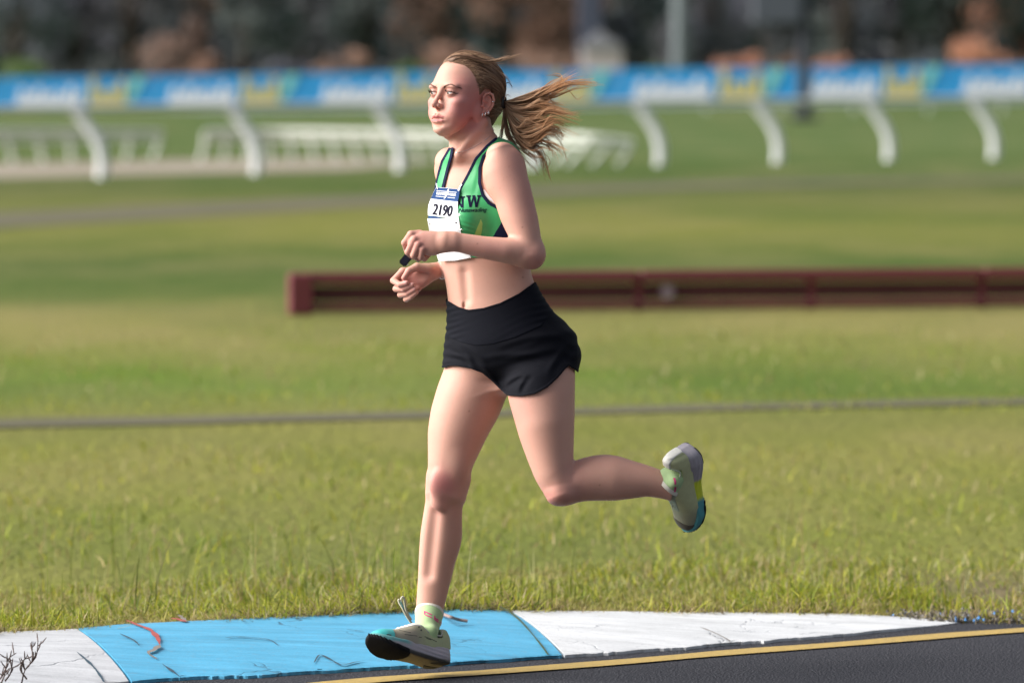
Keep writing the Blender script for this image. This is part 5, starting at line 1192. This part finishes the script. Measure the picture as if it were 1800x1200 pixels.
OF_L, OF_M, BOTP, TOPP, UPHP, UPWP = fine(OUT_F, OUT_L), fine(OUT_F, OUT_M), fine(BOT_F, BOT_U), fine(TOP_F, TOP_U), fine(UP_F, UP_U), fine(UP_F, UP_W)
MMS = MM * 1.06
class Foot:
    def __init__(s, heel, f, up, side):
        f = np.array(f, float); f /= np.linalg.norm(f); up = np.array(up, float); up -= (up @ f) * f; up /= np.linalg.norm(up)
        s.o = np.array(heel, float); s.f, s.u = f, up; s.s = np.cross(f, up) * side
        q = np.array([s.at(a, b, c) for a in (-12, 282) for b in (-58, 58) for c in (-8, 118)]); s.lo, s.hi = q.min(0), q.max(0)
    def at(s, a, b, c): return s.o + MMS * (s.f * a + s.s * b + s.u * c)
    def loc(s, x, y, w_):
        x, y, w_ = x - s.o[0], y - s.o[1], w_ - s.o[2]
        return [(x * v[0] + y * v[1] + w_ * v[2]) / MMS for v in (s.f, s.s, s.u)]
    def ip(s, x, xp, fp): return np.interp(x.ravel(), xp, fp).reshape(x.shape)
    def prim(s, fn): return Prim(lambda x, y, w_: MMS * fn(*s.loc(x, y, w_)), s.lo, s.hi)
    def sole(s, f, t, u):
        c = np.clip(f, -2, 270); hw = np.where(t > 0, s.ip(c, *OF_L), s.ip(c, *OF_M)); zb, zt = s.ip(f, *BOTP), s.ip(f, *TOPP)
        mid = (zb + zt) / 2; hh = (zt - zb) / 2
        flare = 3.5 * np.clip((mid - u) / hh, -1, 1) * np.clip(1 - np.abs(f - 60) / 120, 0, 1) + 1.8 * np.cos((u - mid) / hh * 3.0) * np.exp(-((f - 60) / 70)**2)
        dl = (np.abs(t) - hw - flare) * 0.86; df = np.maximum(-2 - f, f - 270); dl = np.maximum(dl, df * .8); dv = np.maximum(zb - u, u - zt)
        k = 9.0; h = np.maximum(k - np.abs(dl - dv), 0) / k
        return np.maximum(dl, dv) + h * h * k * .25
    def upper(s, f, t, u):
        c = np.clip(f, 0, 262); W = s.ip(c, *UPWP); Hh = s.ip(c, *UPHP); zt = s.ip(f, *TOPP) - 8
        v = np.clip((u - zt) / (Hh - zt + 1e-3), 0, 3); g = np.sqrt((np.abs(t) / W)**2.3 + v**2.6 + 1e-9)
        df = np.where(f < 0, -f / 8, np.where(f > 262, (f - 262) / 5, 0)); d = (np.sqrt(g * g + df * df) - 1) * 22
        return np.maximum(d * .9, zt - u)
def shoe(heel, f, up, side, pal, ankle):
    ft = Foot(heel, f, up, side)
    root = runner
    sole = ft.prim(lambda f, t, u: ft.sole(f, t, u))
    upp = ft.prim(lambda f, t, u: ft.upper(f, t, u))
    ank = ft.prim(lambda f, t, u: np.sqrt(((f - 62 - (u - 90) * .25) / 37)**2 + (t / 29)**2 + 1e-9) * 28 - 28 + np.maximum(0, 70 - u))
    coll = ft.prim(lambda f, t, u: np.sqrt(((f - 62 - (u - 90) * .25) / 40)**2 + (t / 32)**2 + 1e-9) * 30 - 30 + np.maximum(0, 62 - u))
    UPM = Model([U(upp), SUB(ank, 3)])
    h = 0.9
    class Lim:
        def __init__(s, m, b):
            q = np.array([ft.at(i, j, k) for i in b[0:2] for j in b[2:4] for k in b[4:6]]); s.m, s.lo, s.hi = m, q.min(0), q.max(0)
        def ev(s, xs, ys, ws): return s.m.ev(xs, ys, ws) if hasattr(s.m, 'ev') else s.m.fn(xs[:, None, None], ys[None, :, None], ws[None, None, :])
    def build(name, model, mat, par, colf=None, hh=h):
        V_, Q_ = surface(model, hh); col = None if colf is None else colf(*ft.loc(V_[:, 0], V_[:, 1], V_[:, 2]))
        return link(name, mesh_np(name, to_world(V_), Q_, mat, col=col), par), (V_, Q_)
    def cut(fn):
        pr = ft.prim(fn); return INT(lambda xs, ys, ws: pr.fn(xs[:, None, None], ys[None, :, None], ws[None, None, :]))
    up_o, upd = build('running_shoe', UPM, pal['upper'], root, pal['upper_col'])
    sl = Model([U(sole)], warp=lambda x, y, w_: (lambda f, t, u: MMS * (0.7 * np.sin(u * .55 + 1.2 * np.sin(f * .035)) * np.exp(-((f - 70) / 60)**2)))(*ft.loc(x, y, w_)))
    build('midsole', sl, pal['mid'], up_o, pal['mid_col'])
    grv = lambda f, t, u: 0.9 * np.sin((t + 0.0009 * (f - 200)**2) * 1.05)
    build('outsole', Model([U(Lim(Off(sole, 0.9),(140,276,-58,58,-6,48))), cut(lambda f, t, u: np.maximum(np.maximum(u - ft.ip(f, *BOTP) - 7, 148 - f + .012 * t * t), -400))], warp=lambda x, y, w_: (lambda f, t, u: MMS * grv(f, t, u))(*ft.loc(x, y, w_))), pal['out'], up_o, hh=.75)
    build('heel_pad', Model([U(Lim(Off(sole, 0.7),(-8,74,-48,48,-6,18))), cut(lambda f, t, u: np.maximum(np.maximum(u - ft.ip(f, *BOTP) - 4, f - 70 + .02 * t * t), 11 - np.abs(t)))]), pal['heelpad'], up_o)
    ring = []
    for a_ in np.linspace(0, 2 * math.pi, 49):
        f_ = 62 + 40 * math.cos(a_); t_ = 31 * math.sin(a_); W_, H_, z_ = [float(np.interp(f_, *q)) for q in (UPWP, UPHP, TOPP)]; z_ -= 8; v_ = (max(0., 1 - min(1, abs(t_) / W_)**2.3)) ** (1 / 2.6); u_ = z_ + (H_ - z_) * v_
        if u_ < 74: u_ = 74; t_ = math.copysign(W_ * (1 - ((u_ - z_) / (H_ - z_))**2.6) ** (1 / 2.3), t_)
        ring.append(ft.at(f_, t_, u_ - 1))
    ring = np.array(ring); ring[1:-1] = (ring[:-2] + ring[1:-1] * 2 + ring[2:]) / 4; Vt_, Qt_ = tubes([ring], [2.6 * MM], 8); link('collar', mesh_np('collar', to_world(Vt_), Qt_, pal['collar']), up_o)
    build('toe_cap', Model([U(Lim(Off(UPM, 0.7),(196,278,-50,50,20,70))), cut(lambda f, t, u: np.maximum(pal['toe_f'] - f + .006 * (t * (1 if side > 0 else 1)) ** 2, -300))]), pal['toe'], up_o)
    build('heel_tab', Model([U(Lim(Off(UPM, 0.8),(-12,42,-16,16,36,112))), cut(lambda f, t, u: np.maximum(np.abs(t) - 13, np.maximum(f - 40, -300)))]), pal['tab'], up_o)
    build('throat', Model([U(Lim(Off(UPM, 0.45),(94,182,-26,26,50,112))), cut(lambda f, t, u: np.maximum(np.abs(t) - 21 + .10 * np.abs(f - 112), np.maximum(98 - f, f - 182 + .02 * t * t)))]), pal['throat'], up_o)
    # sock with its knitted cuff, and the foot's ankle inside it
    a0 = ft.at(72, 0, 62); a1 = np.array(ankle['top'][:3]); rr = ankle['r']
    v = a1 - a0; L = np.linalg.norm(v); v /= L
    sk = Model([U(cone(a0, a1, 18.5, rr)), U(cone(ft.at(70, 0, 70), ft.at(120, 0, 66), 18, 15), 6), U(ell(ft.at(66, 19, 84), (8, 8, 8)), 12), U(ell(ft.at(70, -19, 88), (8, 8, 8)), 12)])
    end = lambda xs, ys, ws: ((xs[:, None, None] - a1[0]) * v[0] + (ys[None, :, None] - a1[1]) * v[1] + (ws[None, None, :] - a1[2]) * v[2])
    so, sd_ = build('sock', Model([U(sk), INT(end)]), pal['sock'], root)
    build('sock_cuff', Model([U(Off(sk, 0.6)), INT(lambda xs, ys, ws: np.abs(end(xs, ys, ws) + 3.0) - 3.6)]), pal['cuff'], so)
    return ft, up_o, so, upd, sd_, (a1, v, rr)

def meshcol(name, rough=0.7, weave=900, amt=.4):
    m = NT(name, Roughness=rough); f = m.noise(60, 5, .7); g = m.noise(weave, 2); c = m.mix(m.math('MULTIPLY', f, .45), m.attr(), (0.22, 0.19, 0.14)); m.color(c); m.bump(g, .3, .001); return m.m
upm = meshcol('knit_upper'); midm = meshcol('foam', .55, 200)
def mixc(a, b, t): return np.array(a)[None] * (1 - t[:, None]) + np.array(b)[None] * t[:, None]
sst = lambda x, a, b: np.clip((x - a) / (b - a), 0, 1)**2 * (3 - 2 * np.clip((x - a) / (b - a), 0, 1))
pale, greyg, teal, lav, yel = (0.43, 0.49, 0.27), (0.34, 0.32, 0.24), (0.06, 0.44, 0.44), (0.42, 0.39, 0.45), (0.80, 0.90, 0.02)
outm = simple('black_rubber', (0.010, 0.0105, 0.013), 0.8, bump=.2, spec=.2); hpad = simple('worn_rubber', (0.05, 0.052, 0.05), 0.8, spec=.2)
sockm = fabric('sock_knit', (0.38, 0.53, 0.26), 0.8).m; cuffm = fabric('cuff_knit', (0.70, 0.66, 0.56), 0.8).m
tealm = simple('teal_print', teal, 0.4); whitem = simple('white_mesh', (0.66, 0.65, 0.60), 0.6, var=.2, scale=60); ventm = simple('dark_mesh', (0.13, 0.115, 0.085), 0.7, var=.3)
collm = simple('grey_collar', (0.42, 0.42, 0.38), 0.8); pgm = simple('pale_collar', (0.50, 0.55, 0.42), 0.8); greenw = simple('washed_mesh', (0.40, 0.45, 0.33), 0.7, var=.25, scale=60)
BOTL = lambda f: np.interp(f, *BOTP)
palF = dict(upper=upm, mid=midm, out=outm, heelpad=hpad, collar=collm, toe=tealm, tab=pgm, throat=whitem, sock=sockm, cuff=cuffm, toe_f=206,
            upper_col=lambda f, t, u: mixc(mixc(pale, greyg, sst(f, 90, 150)), (0.60,0.60,0.54), sst(u, 84, 96) * (f > 60)),
            mid_col=lambda f, t, u: mixc(mixc(lav, (.035,.037,.045), sst(9 - u + BOTL(f), -3, 3)), (0.10, 0.40, 0.42), sst(f, 150, 185) * sst(u, 16, 24)))  # foam underside darkened in its colour to offset light bounced off the ground
palB = dict(palF, collar=pgm, toe=ventm, tab=whitem, throat=greenw, toe_f=222,
            upper_col=lambda f, t, u: mixc((0.60,0.63,0.34), (0.42,0.42,0.28), sst(f, 150, 215)),
            mid_col=lambda f, t, u: mixc(mixc(lav, yel, sst(f, 88, 100) * (1 - sst(u, 30 + 0 * f, 38))), (0.05, 0.36, 0.42), sst(f, 146, 162)))
footR, shoeR, sockR, upR, sdR, topR = shoe((784,1177,14), (-.70,-.235,-.67), (0.10,-1,.52), -1, palF, dict(top=(754,1078,47), r=25.3))
footL, shoeL, sockL, upL, sdL, topL = shoe((1220,776,-50), (.02,.79,.61), (-.75,.35,-.56), 1, palB, dict(top=(1171,851,-35), r=26.3))

# ---------------------------------------------------------------- race bib, lettering, small things
from mathutils.geometry import delaunay_2d_cdt
topb = bvh_px(*topm); upRb = bvh_px(*upR); sockRb = bvh_px(*sdR); upLb = bvh_px(*upL); sockLb = bvh_px(*sdL); bodyb = bvh_px(Vb, Qb)
Vtt, Qtt = surface(TORSO, 2.4, y0=300, y1=470); torsob = bvh_px(Vtt, Qtt)
def hit_w(bvh, x, y):
    h_ = bvh.ray_cast(Vector((x, y, -400)), Vector((0, 0, 1))); return None if h_[0] is None else h_[0][2]
bx_ = np.arange(740, 836, 2.0); by_ = np.arange(322, 468, 2.0); BW = np.full((len(bx_), len(by_)), np.nan)
for i, x in enumerate(bx_):
    for j, y in enumerate(by_):
        v = hit_w(topb, x, min(y, 450)); v2 = hit_w(torsob, x, min(y, 450)); v = min([q for q in (v, None if v2 is None else v2 - 2.6) if q is not None], default=None); BW[i, j] = np.nan if v is None or v > 20 else v
for j in range(len(by_)):
    ok = np.nonzero(~np.isnan(BW[:, j]))[0]
    if not len(ok): BW[:, j] = BW[:, j - 1]; continue
    i0 = ok[0] + 2
    for i in range(i0): BW[i, j] = BW[i0, j] + (i0 - i) * 1.6
    BW[:, j] = np.interp(np.arange(len(bx_)), np.nonzero(~np.isnan(BW[:, j]))[0], BW[:, j][~np.isnan(BW[:, j])])
B0 = BW.copy()
for q in range(160):
    BP = np.pad(BW, 1, mode='edge'); BW = np.minimum((BP[:-2, 1:-1] + BP[2:, 1:-1] + BP[1:-1, :-2] + BP[1:-1, 2:]) / 4, B0 - 0)
BP = np.pad(BW, 3, mode='edge'); BW = sum(BP[i:i + BW.shape[0], j:j + BW.shape[1]] for i in range(7) for j in range(7)) / 49; BW = np.minimum(BW, B0 - .3); BW = sum(np.pad(BW, 4, mode='edge')[i:i + BW.shape[0], j:j + BW.shape[1]] for i in range(9) for j in range(9)) / 81 - 1.2
def bib_w(x, y):
    fx, fy = np.clip((x - 740) / 2, 0, len(bx_) - 1.001), np.clip((y - 322) / 2, 0, len(by_) - 1.001); i, j = int(fx), int(fy); a, b = fx - i, fy - j
    return (BW[i, j] * (1 - a) + BW[i + 1, j] * a) * (1 - b) + (BW[i, j + 1] * (1 - a) + BW[i + 1, j + 1] * a) * b - 1.6 + .5 * math.sin(y * .16 + x * .05)
def sheet(name, poly, wf, lift, mat, parent, step=2.5, smooth=True):
    poly = [tuple(map(float, q)) for q in poly]; pts = []
    for a, b in zip(poly, poly[1:] + poly[:1]):
        n = max(1, int(math.hypot(b[0] - a[0], b[1] - a[1]) / step))
        pts += [(a[0] + (b[0] - a[0]) * k / n, a[1] + (b[1] - a[1]) * k / n) for k in range(n)]
    ne = len(pts); P_ = np.array(pts); ins = poly2d(poly); gx = np.arange(P_[:, 0].min(), P_[:, 0].max(), step); gy = np.arange(P_[:, 1].min(), P_[:, 1].max(), step)
    dd = ins(gx, gy); extra = [(x, y) for i, x in enumerate(gx) for j, y in enumerate(gy) if dd[i, j] < -step * .45]
    vv, _, ff, *_r = delaunay_2d_cdt([Vector(q) for q in pts + extra], [(k, (k + 1) % ne) for k in range(ne)], [], 1, 1e-4)
    V_ = np.array([(v.x, v.y, wf(v.x, v.y) - lift) for v in vv]); F_ = [tuple(f_)[::-1] for f_ in ff]
    me = bpy.data.meshes.new(name); W_ = to_world(V_); me.from_pydata([tuple(v) for v in W_], [], F_); me.materials.append(mat)
    for q in me.polygons: q.use_smooth = smooth
    return link(name, me, parent)
def proj(bvh, dflt):
    mem = {'w': dflt}
    def f(x, y):
        v = hit_w(bvh, x, y)
        if v is not None: mem['w'] = v
        return mem['w']
    return f
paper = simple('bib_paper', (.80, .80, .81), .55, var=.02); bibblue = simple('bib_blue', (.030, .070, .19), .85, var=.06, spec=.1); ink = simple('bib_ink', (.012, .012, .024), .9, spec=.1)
bib = sheet('race_bib', [(766.7,329.3),(788,331.5),(809.3,334),(807.5,345),(805.3,356),(805,367),(806.7,384.5),(790,384.6),(778,383.4),(765,380.6),(752.7,379.3),(752.4,370),(753.6,360),(757.3,350),(762,339)], bib_w, .6, paper, runner)
sheet('lower_flap', [(751.3,384.7),(765,384.6),(780,385.6),(806.8,384.8),(810.7,408.7),(818,432),(827,451.5),(826.7,454),(800,458.6),(771,458.7),(765,440),(758,420),(754.7,406)], bib_w, .2, paper, bib)
sheet('header_band', [(766.9,329.8),(788,332),(809.1,334.3),(807.4,345),(805.3,356),(790,354.2),(772,351.4),(757.6,349.6),(762,339.2)], bib_w, .9, bibblue, bib)
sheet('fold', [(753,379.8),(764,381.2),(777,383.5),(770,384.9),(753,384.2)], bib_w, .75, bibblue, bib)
def text_mesh(body, size, shear=0.0, extrude=0.0):
    cu = bpy.data.curves.new('lettering', 'FONT'); cu.body = body; cu.size = size; cu.shear = shear; cu.resolution_u = 3
    o = bpy.data.objects.new('lettering_tmp', cu); COL.objects.link(o); dg = bpy.context.evaluated_depsgraph_get(); me = o.evaluated_get(dg).to_mesh()
    bm = bmesh.new(); bm.from_mesh(me); bmesh.ops.triangulate(bm, faces=bm.faces[:])
    for it in range(4): bmesh.ops.subdivide_edges(bm, edges=[e for e in bm.edges if e.calc_length() > .11 * size], cuts=1); bmesh.ops.triangulate(bm, faces=bm.faces[:])
    bm.verts.index_update(); V_ = np.array([v.co[:] for v in bm.verts]); F_ = [tuple(v.index for v in q.verts) for q in bm.faces]; bm.free(); o.evaluated_get(dg).to_mesh_clear(); bpy.data.objects.remove(o); bpy.data.curves.remove(cu); return V_, F_
def print_text(name, body, x, y, width, height, wf, lift, mat, parent, shear=0.0, ex=(1, 0), ey=(0, -1), bold=0.0):
    V_, F_ = text_mesh(body, 1.0, shear); V_ = V_ - [V_[:, 0].min(), V_[:, 1].min(), 0]; V_ = V_ / [V_[:, 0].max(), V_[:, 1].max(), 1] * [width, height, 1]
    out = [];   Fo = []
    for dxx in ((0,) if not bold else (-bold, 0, bold)):
        n0_ = len(out)
        for v in V_:
            px = x + v[0] * ex[0] + v[1] * ey[0] + dxx; py = y + v[0] * ex[1] + v[1] * ey[1]; out.append((px, py, wf(px, py) - lift - .02 * dxx))
        Fo += [tuple(i + n0_ for i in f_) for f_ in F_]
    me = bpy.data.meshes.new(name); me.from_pydata([tuple(q) for q in to_world(np.array(out))], [], Fo); me.materials.append(mat); return link(name, me, parent)
print_text('number_print', '2190', 760.3, 377.8, 34, 19.5, bib_w, 1.9, ink, bib, .12, (1, .135), (.10, -1), .8)
bl = proj(topb, -60)
print_text('title_print', 'RUNNERS', 767.6, 342.8, 16.5, 5.0, bib_w, 1.3, paper, bib, 0, (1, .10), (.05, -1), .15)
print_text('title_print', 'WORLD', 787.4, 344.9, 14, 5.0, bib_w, 1.3, paper, bib, 0, (1, .10), (.05, -1), .15)
for q in ([(767.5,335.2),(803,339),(803,340),(767.5,336.2)], [(766,345),(784,347),(784,347.9),(766,345.9)], [(787,347.6),(800,349),(800,349.9),(787,348.5)]): sheet('rule_print', q, bib_w, 1.3, paper, bib, 3)
sheet('feather_print', [(789.6,332.3),(789,338),(786.6,344),(783.5,348.5),(780.3,351.4),(782.3,346),(784.5,340),(787,335)], bib_w, 1.45, paper, bib, 2)
for x, y in ((801, 369.5), (755.8, 394.5), (802.3, 393.3), (756.5, 363)): sheet('hole', [(x + .9 * math.cos(a), y + .9 * math.sin(a)) for a in np.linspace(0, 6.28, 9)[:-1]], bib_w, 1.2, ink, bib, 3)
sheet('hole', [(802.3 + 1.5 * math.cos(a), 393.3 + 1.5 * math.sin(a)) for a in np.linspace(0, 6.28, 9)[:-1]], bib_w, 1.3, ink, bib, 3)
for pts in ([(766.2,322),(767.3,328),(768.6,333)], [(768,322.5),(768.8,329),(769.6,333.5)], [(812.5,325),(809.5,331.5),(806.6,337.5)], [(810.8,325),(808,331),(805.2,336.5)], [(806,379),(808.5,378),(809,380.5),(806.5,381)], [(809,406),(813,404.5),(814,407)], [(825,450.5),(828.5,451),(828,453.8),(825,453)]):
    c = np.array([(x, y, min(bib_w(x, y), (hit_w(topb, x, y) if hit_w(topb, x, y) is not None else 0)) - 2.2) for x, y in pts]); Vt, Qt = tubes([spline(c, 10)], [.42], 5); link('safety_pin', mesh_np('safety_pin', to_world(Vt), Qt, silver.m), bib)

# club lettering on the chest
let = simple('navy_lettering', (.008, .010, .030), .9, spec=.1)
def Wl(x0, x1, y0, y1, lift, g=0.0):      # slab serif W as strokes
    w_ = x1 - x0; h_ = y1 - y0; Q = lambda a, b: (x0 + w_ * a, y0 + h_ * b)
    for poly in ([Q(-.02,0),Q(.30,0),Q(.30,.14),Q(-.02,.14)], [Q(.40,0),Q(.62,0),Q(.62,.14),Q(.40,.14)], [Q(.74,0),Q(1.02,0),Q(1.02,.14),Q(.74,.14)],
                 [Q(.05,.10),Q(.25,.10),Q(.36,1),Q(.20,1)], [Q(.44,.10),Q(.56,.10),Q(.36,1),Q(.22,1)], [Q(.46,.10),Q(.64,.10),Q(.76,1),Q(.62,1)], [Q(.82,.10),Q(.95,.10),Q(.78,1),Q(.64,1)]):
        sheet('letter_print', poly, bl, lift, let, top_o, 2.0)
def Nl(x0, x1, y0, y1, lift):
    w_ = x1 - x0; h_ = y1 - y0; Q = lambda a, b: (x0 + w_ * a, y0 + h_ * b)
    for poly in ([Q(.0,0),Q(.34,0),Q(.34,.14),Q(.0,.14)], [Q(.62,0),Q(1.05,0),Q(1.05,.14),Q(.62,.14)], [Q(.0,.86),Q(.36,.86),Q(.36,1),Q(.0,1)], [Q(.10,.1),Q(.26,.1),Q(.26,.9),Q(.10,.9)], [Q(.74,.1),Q(.93,.1),Q(.93,1),Q(.74,1)], [Q(.10,.05),Q(.32,.05),Q(.93,1),Q(.70,1)]):
        sheet('letter_print', poly, bl, lift, let, top_o, 2.0)
Nl(798, 817, 346.5, 367, .55); Wl(820.5, 845.5, 344.8, 366, .55)
print_text('club_print', 'Nunawading', 806.5, 377.5, 50, 9.6, bl, .6, let, top_o, .32, (1, -.03), (0, -1), .22)

# jewellery
nk = [(793.5,266.5),(797,269),(803,270),(812,268.5),(824,264.5),(836,258.5),(847,251.5),(856,245),(862,240)]
nb_ = bvh_px(V, np.vstack([Qall[0]])); pts = [(x, y, (hit_w(nb_, x, y) or -20) - .5) for x, y in spline([(a, b, 0) for a, b in nk], 40)[:, :2]]
Vt, Qt = tubes([np.array(pts)], [.38], 5); link('necklace', mesh_np('necklace', to_world(Vt), Qt, silver.m), runner)
earb = headbvh
for x, y in ((848.5, 203.5), (853.8, 202), (859, 199.5)):
    w0 = hit_w(earb, x, y - 2); w0 = -62 if w0 is None else w0; hoop((x, y, w0 - .2), 3.2, .95, (.25, -1, .1), (.2, .1, 1.0))
w0 = hit_w(earb, 866.5, 180.5); hoop((866.5, 180.5, (-50 if w0 is None else w0) + 1), 2.3, .9, (1, .3, -.3), (.2, .2, 1))
# bracelets on the far wrist
fa = np.array([.86, -.42, .9]); fa /= np.linalg.norm(fa); e1 = np.cross(fa, [0, 0, 1.]); e1 /= np.linalg.norm(e1); e2 = np.cross(fa, e1); clear = simple('clear_band', (.60, .64, .66), .2, var=.05)
for k, (dx, rr, tb) in enumerate(((0, 14.6, 1.1), (3, 15.2, .9), (-3, 14.2, .8))):
    th = np.linspace(0, 2 * math.pi, 33); cv = np.array([776, 473.5, 30]) + fa * dx + rr * np.cos(th)[:, None] * e1 + rr * .92 * np.sin(th)[:, None] * e2 + np.array([0, 1.2 * k, 0]); Vt, Qt = tubes([cv], [tb], 6); link('bracelet', mesh_np('bracelet', to_world(Vt), Qt, clear), runner)
# black sports watch held by its strap in the near hand
wm = simple('watch_black', (.008, .008, .014), .35); wg = simple('watch_glass', (.012, .012, .03), .08)
wc = np.array([714.5, 459, -112]); wo_ = to_world(wc[None])[0]; watch = empty('sports_watch', tuple(wo_)); tag(watch, 'small black sports watch dangling from the runner\'s near closed fist', 'watch')
ang = math.radians(-51)
def wbox(name, c, size, mat, bev):
    bm = bmesh.new(); bmesh.ops.create_cube(bm, size=1)
    for v in bm.verts: v.co = Vector((v.co.x * size[0], v.co.y * size[1], v.co.z * size[2]))
    bmesh.ops.bevel(bm, geom=bm.edges[:], offset=bev, segments=2, affect='EDGES'); ca, sa = math.cos(ang), math.sin(ang)
    V_ = np.array([v.co[:] for v in bm.verts]); V_ = np.stack([V_[:, 0] * ca - V_[:, 1] * sa, V_[:, 0] * sa + V_[:, 1] * ca, V_[:, 2]], 1); c2 = np.array([c[0] * ca - c[1] * sa, c[0] * sa + c[1] * ca, c[2]])
    F_ = [[v.index for v in f_.verts][::1] for f_ in bm.faces]; bm.free(); me = bpy.data.meshes.new(name); me.from_pydata([tuple(q) for q in to_world(V_ + wc + c2)], [], F_); me.materials.append(mat); return link(name, me, watch)
wbox('case', (0, 0, 0), (20, 14.5, 8), wm, 2.0); wbox('glass', (0, 0, -4.1), (14, 11, .8), wg, .3); wbox('button', (-3.5, 8.0, 0), (2.6, 2.2, 2.6), silver.m, .4)
for dz in (-2, 5): 
    c = spline([wc + [4, -9, dz], wc + [10, -16, dz - 3], wc + [17, -22, dz - 2], wc + [22, -26, 6]], 12); Vt, Qt = tubes([c], [2.4], 6); link('strap', mesh_np('strap', to_world(Vt), Qt, wm), watch)

# shoe trim
cream = simple('cream_lace', (.60, .57, .42), .7, var=.1); tealL = simple('teal_lace', (.05, .30, .33), .6)
def lace(pts, r_, mat, par, name='lace'): Vt, Qt = tubes([spline(pts, 22)], [r_], 6); return link(name, mesh_np(name, to_world(Vt), Qt, mat), par)
A0 = hit_w(upRb, 722, 1093); A0 = -40 if A0 is None else A0
lace([(724,1092,A0-1),(719,1084,A0-3),(712,1072,A0-4),(708,1060,A0-4),(706,1050,A0-3),(709,1046,A0-1),(711.5,1052,A0),(713,1064,A0),(717,1076,A0),(724,1087,A0)], 1.9, cream, shoeR)
lace([(722,1091,A0-3),(714,1078,A0-6),(708,1066,A0-7),(702,1056,A0-6),(701.5,1051,A0-5),(704.5,1052,A0-4)], 1.5, cream, shoeR); lace([(704,1054,A0-6.5),(708,1061,A0-7.5),(711,1068,A0-7)], .7, tealL, shoeR)
fR = proj(upRb, A0); darkp = simple('dark_print', (.03, .035, .035), .6); pinkp = simple('pink_knit', (.62, .06, .20), .7)
for k in range(5):
    c0 = footR.at(112 + k * 13, 9 - k * .4, 0); cR = [footR.at(112 + k * 13, s_ * 15, 92 - k * 5.5) for s_ in (-1, 0, 1)]
    cR[1] = footR.at(112 + k * 13 + 4, 0, 97.5 - k * 5.4); lace([tuple(q) for q in cR], .95, whitem, shoeR)
    cL = [footL.at(112 + k * 13, s_ * 15, 92 - k * 5.5) for s_ in (-1, 0, 1)]; cL[1] = footL.at(112 + k * 13 + 4, 0, 97.5 - k * 5.4); lace([tuple(q) for q in cL], .95, pgm, shoeL)
for (x, y) in ((737, 1099.5), (741, 1105)): sheet('eyelet', [(x + 1.5 * math.cos(a), y + 1.5 * math.sin(a)) for a in np.linspace(0, 6.28, 9)[:-1]], fR, .9, darkp, shoeR, 3)
for seg in ([(703,1103),(712,1105),(723,1108)], [(713,1110),(724,1112),(734,1114)], [(737,1116),(742,1117)], [(747,1116),(756,1120),(768,1126)], [(750,1119),(758,1122.5)]):
    c = np.array([(x, y, fR(x, y) - .35) for x, y in seg]); Vt, Qt = tubes([c], [.45], 4); link('stitch_print', mesh_np('stitch_print', to_world(Vt), Qt, darkp), shoeR)
sheet('strap_print', [(682,1108),(690,1109.5),(690.5,1125),(683,1122)], fR, 1.6, darkp, shoeR, 2)
sheet('tick_print', [(684,1111),(686,1113),(688.6,1111.4),(686.4,1114.6)], fR, 2.0, simple('yellow_print', (.55, .45, .03), .5), shoeR, 2)
fS = proj(sockRb, 30)
def mark(polys, wf, par, lift=.9):
    for q in polys: sheet('knit_mark', q, wf, lift, pinkp, par, 2)
mark([[(744.5,1073),(759,1079),(759,1081.2),(744.5,1075.2)], [(744.5,1075),(746.6,1076),(746.6,1080),(744.5,1079)], [(746,1078.6),(758.5,1083.6),(759,1086),(746,1080.6)],
      [(763,1081.5),(765.3,1082.8),(765.3,1090),(763,1088.6)], [(765,1085),(771,1089),(771,1091.4),(765,1087.4)], [(765,1088),(771,1092.5),(770.5,1094.6),(765,1090.4)], [(773,1092),(775,1093.5),(774.4,1098),(772.5,1096.6)]], fS, sockR)
fL = proj(sockLb, -60)
mark([[(1181,838),(1184.5,837.5),(1186.8,844),(1186.5,849.5),(1183.6,850),(1183,844)], [(1183.6,854),(1187,853.5),(1187,859),(1185.6,864),(1182.4,863.5),(1183.6,859)]], fL, sockL)

# dry weed poking up in front of the worn white section
twm = simple('dry_twig', (.12, .085, .075), .8, var=.3); wd_ = np.random.default_rng(8)
w0_ = ground(18, 1236, 0); weed = empty('dry_weed', tuple(w0_)); tag(weed, 'dry leafless weed stems rising at the lower left corner', 'weed')
def gpt(x, y): k = w0_[1]; return np.array([(x - 900) / FPX * k / CP, k + .0, CAMH - (y - 80) / FPX * k])
for pts in ([(-4,1215),(6,1190),(14,1165),(22,1150)], [(20,1225),(30,1205),(45,1180),(58,1155),(65,1128)], [(40,1195),(38,1178),(43,1158)], [(52,1170),(58,1160),(56,1145)], [(12,1200),(20,1180),(19,1160)], [(-10,1210),(-2,1196),(2,1185)]):
    c = spline([gpt(*q) + wd_.normal(0, .004, 3) for q in pts], 12); lv = [c]; rd = [np.linspace(.0026, .0012, len(c))]
    for k in range(7):
        p = c[wd_.integers(3, len(c))]; d = wd_.normal(0, 1, 3) * [.6, .6, .3] + [0, 0, .8]; lv.append(np.array([p, p + d * .012, p + d * .02 + [0, 0, .004]])); rd.append(np.array([.0012, .0019, .0008]))
    tube_mesh('stem', lv, rd, twm, weed, 5)
# dead stalk lying at the back of the kerb
tag(tube_mesh('twig', [spline([ground(772,1076,.075), ground(790,1083,.085), ground(805,1088,.075), ground(822,1091,.07)], 14)], [np.linspace(.007, .003, 14)] if False else [.005], simple('bleached_twig', (.26, .18, .16), .8), None, 6), 'thin dead twig lying on the blue paint right of the front ankle', 'twig')
